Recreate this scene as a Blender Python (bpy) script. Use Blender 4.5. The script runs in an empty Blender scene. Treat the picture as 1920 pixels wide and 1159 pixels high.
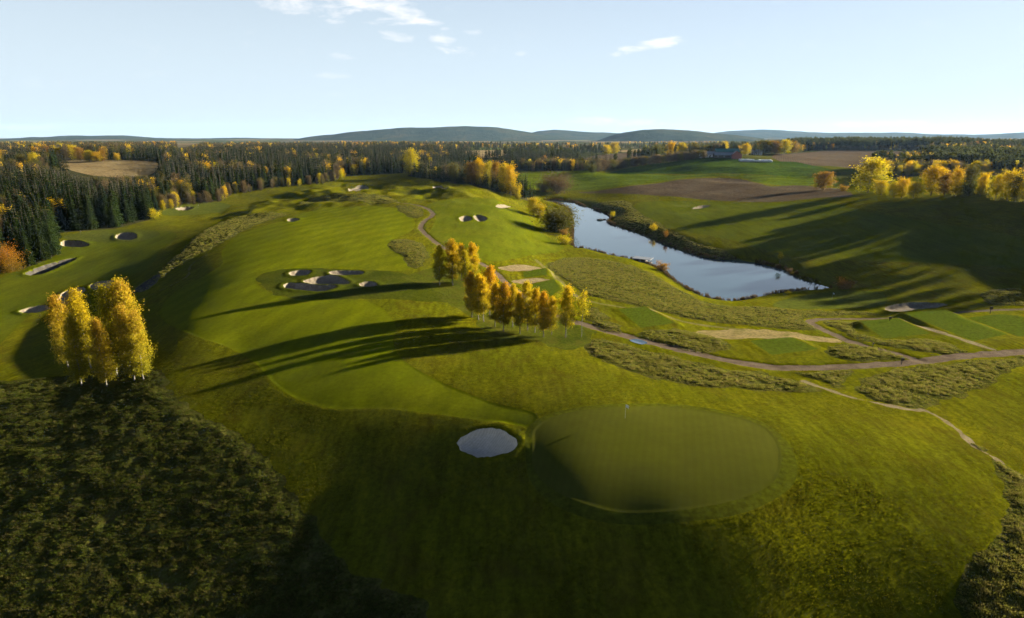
import bpy, math, random
import numpy as np
from mathutils import Vector

random.seed(7)
RNG = np.random.default_rng(7)
SC = bpy.context.scene
COL = SC.collection

# ------------------------------------------------------------------ camera
F_PX, CX, CY = 1150.0, 960.0, 579.5          # focal length and centre in photo pixels (1920 wide)
PITCH = math.radians(15.73)
CAM_Z = 40.0
cam_data = bpy.data.cameras.new('camera')
cam_data.sensor_width = 36.0
cam_data.lens = 36.0 * F_PX / 1920.0
cam_data.clip_start = 1.0
cam_data.clip_end = 60000.0
cam = bpy.data.objects.new('camera', cam_data)
cam.location = (0, 0, CAM_Z)
cam.rotation_euler = (math.pi / 2 - PITCH, 0, 0)
COL.objects.link(cam)
SC.camera = cam

# ------------------------------------------------------------------ sun + sky
SUN_EL = math.radians(12.0)
SUN_AZ = math.radians(62.0)                   # clockwise from +Y (view direction) towards +X
SKY_STRENGTH = 0.05
SUN_STRENGTH = 5.0
EXPOSURE = 2.6
HAZE_DENSITY = 1.5e-5
sun_dir = Vector((math.sin(SUN_AZ) * math.cos(SUN_EL), math.cos(SUN_AZ) * math.cos(SUN_EL), math.sin(SUN_EL)))
sl = bpy.data.lights.new('sun', 'SUN')
sl.energy = SUN_STRENGTH
sl.angle = math.radians(0.5)
sl.color = (1.0, 0.88, 0.66)
so = bpy.data.objects.new('sun', sl)
so.rotation_euler = (-sun_dir).to_track_quat('-Z', 'Y').to_euler()
so.location = (200, 100, 300)
COL.objects.link(so)

def px_angles(px, py):
    xc = (px - CX) / F_PX; yc = (CY - py) / F_PX
    d = Vector((xc, math.cos(PITCH) + yc * math.sin(PITCH), -math.sin(PITCH) + yc * math.cos(PITCH))).normalized()
    return math.atan2(d.x, d.y), math.asin(d.z)

world = bpy.data.worlds.new('World')
SC.world = world
world.use_nodes = True
def build_world():
    nt = world.node_tree; N = nt.nodes; L = nt.links
    N.clear()
    out = N.new('ShaderNodeOutputWorld'); bg = N.new('ShaderNodeBackground')
    bg.inputs['Strength'].default_value = SKY_STRENGTH
    sky = N.new('ShaderNodeTexSky'); sky.sky_type = 'NISHITA'
    sky.sun_disc = False
    sky.sun_elevation = SUN_EL
    sky.sun_rotation = SUN_AZ
    sky.air_density = 0.18; sky.dust_density = 0.15; sky.ozone_density = 3.0
    sky.altitude = 150
    tc = N.new('ShaderNodeTexCoord')
    sep = N.new('ShaderNodeSeparateXYZ'); L.new(tc.outputs['Generated'], sep.inputs[0])
    def m(op, a, b=None, clamp=False):
        n = N.new('ShaderNodeMath'); n.operation = op; n.use_clamp = clamp
        for i, v in enumerate((a, b)):
            if v is None: continue
            if isinstance(v, (int, float)): n.inputs[i].default_value = v
            else: L.new(v, n.inputs[i])
        return n.outputs[0]
    az = m('ARCTAN2', sep.outputs[0], sep.outputs[1])
    el = m('ARCSINE', sep.outputs[2])
    comb = N.new('ShaderNodeCombineXYZ')
    L.new(m('MULTIPLY', az, 1.0), comb.inputs[0]); L.new(m('MULTIPLY', el, 3.2), comb.inputs[1])
    nz = N.new('ShaderNodeTexNoise'); nz.inputs['Scale'].default_value = 17.0; nz.inputs['Detail'].default_value = 7.0
    nz.inputs['Roughness'].default_value = 0.62; nz.inputs['Distortion'].default_value = 0.35
    L.new(comb.outputs[0], nz.inputs['Vector'])
    n1 = m('SUBTRACT', nz.outputs['Fac'], 0.5)
    # clouds: (px, py, half width px, half height px, tilt, strength)
    clouds = [(600, 0, 95, 30, 0.0, 0.75), (700, 14, 105, 27, 0.10, 0.95), (775, 34, 60, 13, 0.16, 0.85),
              (848, 86, 48, 15, 0.25, 0.85), (745, 68, 40, 9, 0.1, 0.5), (890, 61, 22, 6, 0.0, 0.45),
              (1190, 92, 45, 9, -0.12, 0.9), (1245, 81, 55, 9, -0.08, 0.9), (640, 106, 30, 6, 0.1, 0.35), (620, 142, 40, 6, 0, 0.3),
              (1130, 228, 130, 8, 0.02, 0.45), (1640, 232, 100, 6, 0.0, 0.4), (975, 100, 14, 5, 0, 0.35), (40, 240, 60, 5, 0, 0.25)]
    tot = None; low = None
    for (px, py, w, h, tilt, st) in clouds:
        a0, e0 = px_angles(px, py)
        wa = w / F_PX * 0.95; he = h / F_PX * 1.0
        da = m('SUBTRACT', az, a0); de = m('SUBTRACT', el, e0)
        de = m('ADD', de, m('MULTIPLY', da, tilt))
        q = m('ADD', m('POWER', m('ABSOLUTE', m('DIVIDE', da, wa)), 2.0), m('POWER', m('ABSOLUTE', m('DIVIDE', de, he)), 2.0))
        v = m('ADD', m('SUBTRACT', 0.75, q), m('MULTIPLY', n1, 5.0))
        v = m('MULTIPLY', m('MULTIPLY', v, 0.8, True), st)
        tot = v if tot is None else m('MAXIMUM', tot, v)
    # thin cirrus over the whole sky
    wv = m('MULTIPLY', m('SUBTRACT', nz.outputs['Fac'], 0.60), 2.2, True)
    tot = m('MAXIMUM', tot, m('MULTIPLY', wv, 0.22))
    mix = N.new('ShaderNodeMixRGB')
    L.new(tot, mix.inputs['Fac'])
    # pale haze veil whitens the low sky; upward falloff shaped to keep ambient low
    veil = N.new('ShaderNodeMixRGB'); L.new(m('MULTIPLY', m('POWER', 2.718, m('MULTIPLY', m('POWER', m('MAXIMUM', el, 0.0), 2.0), -6.5)), VEIL), veil.inputs['Fac'])
    L.new(sky.outputs['Color'], veil.inputs['Color1']); veil.inputs['Color2'].default_value = VEIL_COL
    L.new(veil.outputs['Color'], mix.inputs['Color1'])
    mix.inputs['Color2'].default_value = CLOUD_COL
    L.new(mix.outputs['Color'], bg.inputs['Color'])
    L.new(bg.outputs[0], out.inputs['Surface'])
VEIL = 0.95
VEIL_COL = (2.55, 2.98, 3.14, 1)
CLOUD_COL = (3.9, 3.85, 3.8, 1)
build_world()

vs = SC.view_settings
vs.view_transform = 'Standard'; vs.look = 'None'; vs.gamma = 1.0; vs.exposure = EXPOSURE; vs.use_curve_mapping = False
cy = SC.cycles
cy.use_denoising = True
cy.max_bounces = 6; cy.diffuse_bounces = 2; cy.glossy_bounces = 2; cy.transmission_bounces = 3; cy.volume_bounces = 0
cy.transparent_max_bounces = 6
cy.caustics_reflective = False; cy.caustics_refractive = False
cy.use_adaptive_sampling = True; cy.adaptive_threshold = 0.02

# ------------------------------------------------------------------ numeric helpers
def ss(a, b, x):
    t = np.clip((x - a) / (b - a), 0, 1)
    return t * t * (3 - 2 * t)

def hash2(ix, iy, seed):
    h = (ix.astype(np.int64) * 374761393 + iy.astype(np.int64) * 668265263 + seed * 982451653) & 0xFFFFFFFF
    h = ((h ^ (h >> 13)) * 1274126177) & 0xFFFFFFFF
    h = h ^ (h >> 16)
    return (h & 0xFFFFFF).astype(np.float64) / float(0xFFFFFF)

def vnoise(x, y, seed=0):
    ix = np.floor(x); iy = np.floor(y)
    fx = x - ix; fy = y - iy
    fx = fx * fx * fx * (fx * (fx * 6 - 15) + 10); fy = fy * fy * fy * (fy * (fy * 6 - 15) + 10)
    a = hash2(ix, iy, seed); b = hash2(ix + 1, iy, seed); c = hash2(ix, iy + 1, seed); d = hash2(ix + 1, iy + 1, seed)
    return (a * (1 - fx) + b * fx) * (1 - fy) + (c * (1 - fx) + d * fx) * fy * 1.0

def fbm(x, y, seed=0, oct=3):
    s = 0; a = 1.0; t = 0
    for i in range(oct):
        s = s + a * (vnoise(x * 2 ** i + 17.3 * i, y * 2 ** i - 9.1 * i, seed + i) - 0.5); t += a; a *= 0.5
    return 2 * s / t

def pix_dir(px, py):
    px = np.asarray(px, float); py = np.asarray(py, float)
    xc = (px - CX) / F_PX; yc = (CY - py) / F_PX
    sp, cp = math.sin(PITCH), math.cos(PITCH)
    return xc, cp + yc * sp, -sp + yc * cp

def pix_plane(px, py, z):
    dx, dy, dz = pix_dir(px, py)
    t = (np.asarray(z, float) - CAM_Z) / dz
    return dx * t, dy * t

def project(x, y, z):
    sp, cp = math.sin(PITCH), math.cos(PITCH)
    zz = np.asarray(z, float) - CAM_Z
    depth = y * cp - zz * sp
    up = y * sp + zz * cp
    return CX + F_PX * x / depth, CY - F_PX * up / depth

# ------------------------------------------------------------------ terrain: control heights (photo pixel -> height in metres)
POND_Z = -10.0
CTRL_PX = [
 # putting green mound, tilted down towards the camera and the left
 (1170,768,0.4),(1340,785,0.45),(1440,850,0.15),(1300,850,-0.05),(1170,860,-0.25),(1030,800,-0.4),(1005,860,-0.9),(1100,925,-0.95),(1250,950,-0.95),(1400,920,-0.5),(1500,880,0.0),
 (912,830,-1.55),(840,795,-1.75),
 # front slope, falling away from the low sun
 (-200,840,-9.3),(-90,840,-8.2),(20,840,-7.2),(130,840,-6.2),(240,840,-5.3),(350,840,-4.9),(460,840,-4.6),(570,840,-4.4),(680,840,-4.3),(790,840,-3.9),(900,840,-2.9),(-200,900,-9.2),(-90,900,-8.4),(20,900,-7.5),(130,900,-6.9),(240,900,-6.5),(350,900,-6.3),(460,900,-6.2),(570,900,-6.2),(680,900,-5.8),(790,900,-5.3),(900,900,-4.1),(-200,970,-9.2),(-90,970,-8.9),(20,970,-8.5),(130,970,-8.2),(240,970,-8.1),(350,970,-8.1),(460,970,-7.9),(570,970,-7.4),(680,970,-6.9),(790,970,-6.2),(900,970,-4.9),(-200,1050,-10.0),(-90,1050,-9.9),(20,1050,-9.8),(130,1050,-9.9),(240,1050,-9.8),(350,1050,-9.4),(460,1050,-8.9),(570,1050,-8.2),(680,1050,-7.6),(790,1050,-7.1),(900,1050,-6.5),(-200,1140,-11.2),(-90,1140,-11.3),(20,1140,-11.1),(130,1140,-10.8),(240,1140,-10.5),(350,1140,-10.1),(460,1140,-9.5),(570,1140,-8.8),(680,1140,-8.5),(790,1140,-7.7),(900,1140,-6.7),
 (1600,880,-0.8),(1200,1030,-3.5),(1200,1120,-5.7),(1000,1000,-3.9),(1100,1060,-4.6),(1300,1050,-3.6),(1200,1159,-6.6),(1000,1150,-6.0),(1100,1159,-6.4),(960,1080,-5.3),(1400,1030,-3.0),(1400,1140,-5.6),(1600,1000,-3.4),(1600,1130,-6.3),(1700,950,-2.5),(1780,1080,-5.4),(1850,950,-3.4),(1900,1100,-4.6),(2100,1000,-5.0),(2100,1159,-6.0),
 # bright rough behind the green falls to the right and away
 (1100,745,0.3),(1200,720,-0.7),(1400,745,-1.0),(1560,800,-0.4),(1650,790,-1.3),(1750,800,-2.3),(1850,780,-3.0),(1920,850,-3.8),(2100,800,-4.5),(1000,700,-0.6),(850,700,-0.4),
 # tees, path and rough on the right
 (1200,690,-1.8),(1300,715,-2.0),(1450,715,-2.5),(1280,650,-2.4),(1440,685,-2.8),(1560,685,-2.9),(1700,670,-3.1),(1900,655,-3.4),(2100,650,-4.0),(1200,600,-3.0),(1470,650,-3.4),(1660,620,-4.0),(1800,610,-4.2),(1900,600,-4.6),(1080,590,-2.2),(1720,730,-2.2),
 (1200,545,-4.8),(1350,590,-4.6),(1500,610,-4.6),(1450,585,-6.0),(1330,560,-7.6),(1120,500,-6.0),(1050,520,-3.8),
 # main fairway ridge
 (600,720,-1.0),(600,640,0.0),(700,660,0.2),(450,640,-1.2),(450,560,0.2),(600,560,0.6),(600,480,1.0),(700,440,1.4),(560,430,1.3),(480,460,0.6),(340,590,-1.4),(305,640,-2.8),(400,720,-2.6),(520,755,-2.2),(640,775,-2.0),(740,790,-1.8),(720,400,2.0),(640,395,1.6),
 (820,530,0.2),(900,600,-0.6),(1060,636,-1.7),(870,660,-0.2),(830,480,0.4),(780,480,1.2),(890,470,0.0),
 # lower left rough field and lower fairway
 (190,715,-5.4),(100,760,-6.8),(0,720,-8.0),
 (260,612,-6.6),(215,590,-9.2),
 (60,620,-11.4),(0,560,-12.0),(150,520,-9.6),(250,480,-6.8),(200,440,-6.6),(100,470,-8.6),(300,425,-5.0),(60,500,-9.2),(350,480,-3.2),(-200,600,-12.0),(-200,500,-10.0),(400,420,-3.4),(340,395,-5.6),(450,400,-2.4),
 # far golf ground
 (500,370,-4.5),(420,375,-6.0),(600,360,0.5),(660,352,2.0),(560,385,-1.0),(760,345,3.0),(850,350,3.2),(760,330,1.5),(920,360,2.2),(960,385,0.8),(880,410,0.0),(800,410,1.0),(950,430,-2.0),(1000,460,-5.5),(1040,470,-8.2),(970,400,-4.0),(1000,430,-7.6),(995,400,-8.0),(1012,386,-9.4),(1040,440,-9.2),
 # hillside right of the pond
 (1180,385,-5.0),(1130,378,-7.4),(1260,405,-4.6),(1320,400,-3.2),(1400,392,-1.4),(1300,440,-6.2),(1400,440,-4.2),(1400,470,-7.2),(1540,376,3.2),(1620,374,5.6),(1700,374,9.0),(1850,382,10.6),(1920,388,11.4),(2150,400,13.2),(1600,430,-1.6),(1750,430,1.0),(1900,440,2.2),(1600,490,-6.6),(1800,500,-4.6),(1940,510,-4.4),(1650,530,-8.2),(2150,500,1.0),
 (1560,560,-8.6),(1700,575,-7.4),(1850,545,-6.6),(1750,550,-7.8),(1900,575,-5.6),(2150,570,-4.0),
 # fields beyond the pond
 (1330,374,-2.8),(1230,362,-3.0),(1330,337,2.6),(1450,352,1.2),(1180,352,-1.4),(1060,352,-5.6),(1000,350,-5.0),(1100,340,-3.0),(1100,323,1.4),(1020,322,0.6),(1300,329,2.6),(1480,333,2.6),(1250,345,-0.5),
 (1200,318,4.0),(1330,312,9.0),(1330,298,15.0),(1450,306,12.0),(1530,318,7.0),(1560,345,1.0),(1240,300,9.0),
 (1570,306,10.0),(1570,286,15.0),(1690,290,15.0),(1700,320,7.0),(1850,320,9.0),(2100,320,10.0),
 # straw coloured hill on the left
 (200,326,8.0),(200,303,14.5),(120,303,14.0),(275,312,11.0),(270,328,6.0),(60,304,14.0),
]
CTRL_W = [  # hidden ground, given directly (x, y, z)
 (-330,400,2.0),(-240,330,-3.0),(-420,400,6.0),(-170,400,-5.0),(-120,520,-6.0),(-60,700,-1.0),(-300,700,8.0),(-200,620,0.0),(-500,900,15.0),(-200,1000,9.0),(0,1000,5.0),(-70,850,3.0),
 (150,900,1.0),(300,1100,8.0),(600,1500,17.0),(900,1500,20.0),(0,1600,9.0),(-600,1600,12.0),(300,2000,8.0),(0,3000,6.0),(1500,3000,14.0),(-1500,3000,6.0),(0,6000,4.0),(3000,6000,8.0),(-3000,6000,4.0),
 (40,620,-5.0),(20,540,-4.0),(500,500,8.0),(700,500,12.0),(0,20,-12.0),(-60,20,-13.5),(60,15,-9.0),(-300,150,-14.0),(300,150,-2.0),(400,300,8.0),
 (-500,250,-8.0),(1200,800,16.0),(-1200,800,14.0),(0,-60,-12.0),
]
def warp(x, y):
    r = np.maximum(np.hypot(x, y), 6.0)
    th = np.clip(np.arctan2(x, y), -1.15, 1.15)
    return th * 2.6, np.log(np.clip(r, 22.0, 6000.0))

def fit_rbf():
    P = np.array(CTRL_PX, float)
    x, y = pix_plane(P[:, 0], P[:, 1], P[:, 2])
    W = np.array(CTRL_W, float)
    X = np.concatenate([x, W[:, 0]]); Y = np.concatenate([y, W[:, 1]]); Z = np.concatenate([P[:, 2], W[:, 2]])
    u, v = warp(X, Y)
    n = len(u)
    d = np.sqrt((u[:, None] - u[None]) ** 2 + (v[:, None] - v[None]) ** 2 + 1e-9)
    K = d ** 3 + np.eye(n) * 0.004
    K2 = np.zeros((n + 3, n + 3)); K2[:n, :n] = d ** 2 * np.log(d) + np.eye(n) * 0.012
    A = np.stack([np.ones(n), u, v], 1)
    K2[:n, n:] = A; K2[n:, :n] = A.T
    sol = np.linalg.solve(K2, np.concatenate([Z, np.zeros(3)]))
    return u, v, sol
RU, RV, RS = fit_rbf()

def h_rbf(x, y):
    x = np.asarray(x, float).ravel(); y = np.asarray(y, float).ravel()
    u, v = warp(x, y)
    out = np.empty(len(u))
    n = len(RU)
    for i in range(0, len(u), 20000):
        a = u[i:i + 20000].astype(np.float32); b = v[i:i + 20000].astype(np.float32)
        d2 = (a[:, None] - RU[None].astype(np.float32)) ** 2 + (b[:, None] - RV[None].astype(np.float32)) ** 2 + 1e-9
        out[i:i + 20000] = (0.5 * d2 * np.log(d2)) @ RS[:n].astype(np.float32) + RS[n] + RS[n + 1] * a + RS[n + 2] * b
    return np.clip(out, -22, 60)

def undulate(x, y):
    r = np.hypot(x, y)
    k = 0.25 + 0.75 * ss(60, 300, r)
    z = fbm(x / 34.0, y / 34.0, 3, 3) * 0.55 * k
    z = z + fbm(x / 11.0, y / 11.0, 11, 2) * 0.10
    z = z + fbm(x / 320.0, y / 320.0, 5, 3) * 7.0 * ss(900, 2200, r)
    far = ss(330, 400, r) * (1 - ss(560, 640, r)) * (1 - ss(10, 40, x)) * ss(-200, -150, x)
    z = z + (fbm(x / 17.0, y / 24.0, 23, 3)) * 2.9 * far
    z = z + fbm(x / 70.0, y / 70.0, 41, 2) * 3.0 * ss(420, 520, r) * (1 - ss(900, 1100, r)) * ss(30, 80, x)
    return z

# coarse cached base height, bilinear lookup in (theta, ln r)
class Base:
    def __init__(s):
        s.t = np.linspace(-1.2, 1.2, 401); s.l = np.linspace(math.log(6), math.log(16000), 501)
        T, Lr = np.meshgrid(s.t, s.l, indexing='ij')
        R = np.exp(Lr)
        s.z = h_rbf(np.sin(T) * R, np.cos(T) * R).reshape(T.shape)
        def blur(a, sg, ax):
            k = np.exp(-0.5 * (np.arange(-3 * sg, 3 * sg + 1) / sg) ** 2); k /= k.sum()
            return np.apply_along_axis(lambda v: np.convolve(np.pad(v, 3 * sg, mode='edge'), k, 'valid'), ax, a)
        w = ss(115.0, 92.0, R)
        s.z = s.z * (1 - w) + blur(blur(s.z, 8, 0), 2, 1) * w      # the near slopes are evenly graded
    def __call__(s, x, y):
        r = np.maximum(np.hypot(x, y), 6.01); th = np.clip(np.arctan2(x, y), -1.199, 1.199)
        a = (th - s.t[0]) / (s.t[1] - s.t[0]); b = (np.clip(np.log(r), s.l[0], s.l[-1] - 1e-6) - s.l[0]) / (s.l[1] - s.l[0])
        i = np.clip(np.floor(a).astype(int), 0, len(s.t) - 2); j = np.clip(np.floor(b).astype(int), 0, len(s.l) - 2)
        fa = a - i; fb = b - j
        z = s.z
        return (z[i, j] * (1 - fa) + z[i + 1, j] * fa) * (1 - fb) + (z[i, j + 1] * (1 - fa) + z[i + 1, j + 1] * fa) * fb
BASE = Base()
def h0(x, y):
    return BASE(x, y) + undulate(x, y)

TS = np.exp(np.linspace(math.log(30), math.log(9000), 1400))
def ground_px(pts):
    """photo pixels -> points on the ground (x, y)"""
    P = np.asarray(pts, float)
    dx, dy, dz = pix_dir(P[:, 0], P[:, 1])
    hl = np.hypot(dx, dy)
    out = np.zeros((len(P), 2))
    for i in range(len(P)):
        t = TS / hl[i]
        X = dx[i] * t; Y = dy[i] * t; Z = CAM_Z + dz[i] * t
        g = Z - h0(X, Y)
        k = np.argmax(g < 0)
        if g[k] >= 0: k = len(TS) - 1
        if k == 0: tt = t[0]
        else:
            f = g[k - 1] / (g[k - 1] - g[k]); tt = t[k - 1] + f * (t[k] - t[k - 1])
        out[i] = dx[i] * tt, dy[i] * tt
    return out

def catmull(P, n=4, closed=True):
    P = np.asarray(P, float)
    m = len(P); out = []
    rng = range(m) if closed else range(m - 1)
    for i in rng:
        if closed: p0, p1, p2, p3 = P[(i - 1) % m], P[i], P[(i + 1) % m], P[(i + 2) % m]
        else: p0, p1, p2, p3 = P[max(i - 1, 0)], P[i], P[i + 1], P[min(i + 2, m - 1)]
        # centripetal-ish tension keeps long thin shapes from looping
        for k in range(n):
            t = k / n
            out.append(0.5 * (2 * p1 + (p2 - p0) * t + (2 * p0 - 5 * p1 + 4 * p2 - p3) * t * t + (3 * p1 - p0 - 3 * p2 + p3) * t ** 3))
    if not closed: out.append(P[-1])
    return np.array(out)

class Shape:
    """signed distance (negative inside) to a closed outline or to a line of a given half width"""
    def __init__(s, pts, width=None, smooth=4, ragged=0.0, grain=2.5):
        s.w = width; s.ragged = ragged; s.grain = grain
        s.closed = width is None
        s.P = catmull(pts, smooth, s.closed) if smooth > 1 else np.asarray(pts, float)
        s.lo = s.P.min(0); s.hi = s.P.max(0)
    def __call__(s, x, y, margin=6.0):
        x = np.asarray(x, float); y = np.asarray(y, float)
        out = np.full(len(x), margin + 1.0)
        mg = margin + (s.w or 0)
        idx = np.nonzero((x > s.lo[0] - mg) & (x < s.hi[0] + mg) & (y > s.lo[1] - mg) & (y < s.hi[1] + mg))[0]
        A = s.P.astype(np.float32)
        B = np.roll(A, -1, 0) if s.closed else A[1:]
        if not s.closed: A = A[:-1]
        E = B - A; L2 = (E ** 2).sum(1) + 1e-9
        ch = max(1000, int(4e6 // len(A)))
        for i in range(0, len(idx), ch):
            k = idx[i:i + ch]
            X = x[k].astype(np.float32)[:, None]; Y = y[k].astype(np.float32)[:, None]
            px = X - A[None, :, 0]; py = Y - A[None, :, 1]
            t = np.clip((px * E[None, :, 0] + py * E[None, :, 1]) / L2[None], 0, 1)
            d = np.sqrt(((px - t * E[None, :, 0]) ** 2 + (py - t * E[None, :, 1]) ** 2).min(1))
            if s.closed:
                c = (A[None, :, 1] > Y) != (B[None, :, 1] > Y)
                with np.errstate(divide='ignore', invalid='ignore'):
                    xi = A[None, :, 0] + (Y - A[None, :, 1]) * E[None, :, 0] / np.where(E[None, :, 1] == 0, 1e-9, E[None, :, 1])
                ins = (np.count_nonzero(c & (X < xi), 1) % 2) == 1
                out[k] = np.where(ins, -d, d)
            else:
                out[k] = d - s.w
            if s.ragged: out[k] += fbm(x[k] / s.grain, y[k] / s.grain, 61, 3) * s.ragged
        return out

def outline(px_pts, smooth=4, ragged=0.0, grain=2.5): return Shape(ground_px(px_pts), None, smooth, ragged, grain)
def band(px_pts, halfwidth, smooth=5, ragged=0.0, grain=2.5): return Shape(ground_px(px_pts), halfwidth, smooth, ragged, grain)

# ------------------------------------------------------------------ outlines traced on the ground
POND_PX = [(1022,376),(1045,382),(1068,395),(1073,430),(1074,462),(1100,467),(1140,478),(1190,488),(1220,498),(1243,509),(1262,525),(1290,543),(1320,557),(1350,564),(1380,565),(1410,560),(1450,552),(1500,546),(1556,541),
           (1530,531),(1500,522),(1480,511),(1460,503),(1400,490),(1330,484),(1280,470),(1240,455),(1200,438),(1165,427),(1140,416),(1146,406),(1120,395),(1085,383),(1078,379),(1055,377),(1035,375)]
_px, _py = pix_plane([p[0] for p in POND_PX], [p[1] for p in POND_PX], POND_Z)
POND = Shape(np.stack([_px, _py], 1))

R = []      # ground pieces in order of priority: (name, shape, kind-of-surface, label, category)
def reg(name, shape, surf, label=None, cat=None, **kw): R.append(dict(name=name, shape=shape, surf=surf, label=label, cat=cat, **kw))

BUNKERS = [
 ([(857,832),(880,812),(918,804),(952,812),(971,830),(958,847),(930,857),(903,860),(873,850)], 1.35, 'round white sand bunker on the slope left of the near green'),
 ([(542,512),(555,508),(570,507),(584,509),(576,516),(563,518),(545,517)], 1.0, 'small pale sand bunker, back left one of the fairway cluster'),
 ([(617,511),(636,508),(678,509),(676,515),(649,517),(626,517)], 1.0, 'sand bunker at the back right of the fairway cluster'),
 ([(569,528),(588,521),(613,518),(640,521),(657,531),(630,535),(584,534)], 1.1, 'pale sand bunker in the middle of the fairway cluster'),
 ([(530,537),(540,531),(557,532),(590,536),(630,537),(622,543),(599,547),(567,545),(542,542)], 1.3, 'long shaded sand bunker at the front of the fairway cluster'),
 ([(673,533),(692,528),(708,533),(698,538),(680,538)], 0.9, 'smallest shaded bunker at the right end of the fairway cluster'),
 ([(861,409),(868,405),(880,406),(885,412),(876,415),(865,415)], 1.2, 'left of two small bunkers on the fairway below the orange grove'),
 ([(888,405),(897,403),(913,408),(909,414),(894,414)], 1.2, 'right of two small bunkers on the fairway below the orange grove'),
 ([(113,456),(122,451),(150,452),(168,459),(150,464),(118,462)], 1.8, 'sand bunker close to the tall spruces on the lower left fairway'),
 ([(217,446),(222,438),(245,436),(257,442),(250,449),(230,450)], 1.8, 'bright sand bunker at the back of the lower left fairway'),
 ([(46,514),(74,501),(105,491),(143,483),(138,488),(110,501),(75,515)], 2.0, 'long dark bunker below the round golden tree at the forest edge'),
 ([(106,566),(118,549),(140,540),(160,541),(150,556),(130,571)], 1.8, 'shaded bunker just behind the left birch clump'),
 ([(168,538),(180,530),(215,525),(224,533),(205,542),(180,544)], 1.8, 'shaded bunker seen above the tops of the left birch clump'),
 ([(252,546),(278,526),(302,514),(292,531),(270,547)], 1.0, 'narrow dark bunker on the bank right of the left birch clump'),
 ([(36,584),(55,577),(85,573),(92,580),(60,588)], 1.8, 'shallow bunker left of the left birch clump'),
 ([(329,391),(345,387),(363,389),(352,394),(335,394)], 1.3, 'far small bunker in front of the brown shrubs'),
 ([(1658,578),(1680,571),(1720,567),(1774,571),(1760,577),(1720,581),(1695,585),(1668,584)], 1.2, 'sand bunker with a wet white floor beside the green at the pond'),
 ([(1298,391),(1312,386),(1332,385),(1322,390),(1306,392)], 1.1, 'lone small bunker on the sunlit fairway across the pond'),
 ([(929,387),(943,384),(959,388),(942,391)], 1.0, 'dark little bunker left of the pond head'),
 ([(811,351),(825,348),(842,350),(829,354)], 1.0, 'far pale bunker on the hummocks in front of the orange grove'),
 ([(653,355),(668,350),(692,352),(674,358)], 1.0, 'far shaded bunker on the hummocks left of the gravel path'),
 ([(538,412),(551,409),(562,412),(546,416)], 0.8, 'far sandy scrape at the left end of the main fairway'),
]
for pts, dep, lab in BUNKERS:
    reg('sand_bunker', outline(pts, 4, 0.5, 1.6), 'sand', lab, 'bunker', depth=dep)
reg('putting_green', outline([(998,832),(1000,806),(1030,784),(1085,770),(1170,762),(1260,763),(1352,775),(1425,796),(1460,830),(1464,878),(1440,912),(1378,938),(1290,955),(1205,962),(1130,955),(1060,931),(1015,900),(998,868)]), 'green', 'smooth oval putting green with the white flag in the foreground', 'green')
reg('green_collar', outline([(985,835),(990,802),(1025,778),(1085,764),(1170,757),(1265,758),(1355,770),(1430,792),(1478,832),(1494,872),(1482,915),(1400,960),(1290,978),(1190,984),(1100,972),(1030,940),(992,895)]), 'collar')
reg('putting_green', outline([(1448,573),(1482,559),(1560,548),(1640,547),(1664,560),(1645,575),(1560,579),(1490,579)]), 'green2', 'pale green putting green at the near right end of the pond', 'green')
reg('putting_green', outline([(118,447),(140,438),(200,430),(280,432),(300,440),(262,452),(210,455),(170,452)]), 'green2', 'putting green by the spruces on the lower left fairway', 'green')
reg('putting_green', outline([(302,401),(340,384),(400,379),(432,384),(415,397),(350,404)]), 'green2', 'far putting green in front of the brown shrubs', 'green')
TEES = [([(1159,582),(1209,581),(1264,610),(1202,615)], 'square tee platform closest to the row of golden birches'),
        ([(1405,641),(1482,637),(1535,657),(1447,666)], 'square tee platform just above the gravel road at centre right'),
        ([(1612,610),(1682,605),(1745,625),(1657,633)], 'square tee platform inside the loop of the gravel road'),
        ([(1692,597),(1767,591),(1892,625),(1825,635)], 'long tee platform right of the looping gravel road'),
        ([(1812,600),(1877,594),(1975,606),(1990,622),(1912,628)], 'rightmost tee platform cut by the picture edge'),
        ([(980,510),(1023,509),(1026,519),(983,519)], 'farthest narrow tee platform between two sandy strips'),
        ([(990,534),(1038,530),(1051,546),(1035,556),(998,552)], 'tee platform right behind the golden birch row')]
for pts, lab in TEES:
    reg('tee_platform', outline(pts, 1), 'tee', lab, 'tee')
reg('gravel_path', band([(2150,636),(1920,659),(1800,667),(1690,680),(1560,688),(1440,687),(1340,670),(1260,651),(1180,631),(1110,612),(1070,600)], 1.55, 5, 0.55, 2.0), 'gravel')
reg('gravel_path', band([(1070,600),(1030,585),(990,560),(950,530),(925,507),(905,495),(870,480),(825,460),(800,440),(788,426),(797,413),(811,403),(803,392),(775,383),(745,379)], 1.15, 5, 0.55, 2.0), 'gravel')
reg('gravel_path', band([(1720,673),(1650,655),(1590,638),(1545,618),(1521,606),(1526,599),(1560,597),(1640,597),(1690,594),(1770,587),(1860,581),(1990,578)], 1.15, 5, 0.55, 2.0), 'gravel')
reg('dirt_track', band([(1668,601),(1700,607),(1760,622),(1820,642),(1860,655)], 0.9, 5, 0.6, 2.2), 'dirt')
reg('dirt_track', band([(1505,715),(1545,728),(1600,746),(1700,767),(1740,772),(1790,802),(1830,838),(1900,880)], 0.38, 5, 0.6, 2.2), 'dirt')
reg('dirt_track', band([(1005,487),(1050,527),(1090,560),(1160,575),(1230,588),(1300,607),(1390,618)], 0.8, 5, 0.6, 2.2), 'worn')
reg('dirt_track', band([(430,460),(395,475),(359,496),(350,519),(300,545),(262,562)], 0.3, 5, 0.6, 2.2), 'worn')
reg('bare_sand', outline([(935,502),(975,496),(1014,503),(1010,508),(960,509)], 4, 1.6, 3.0), 'drysand')
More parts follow.
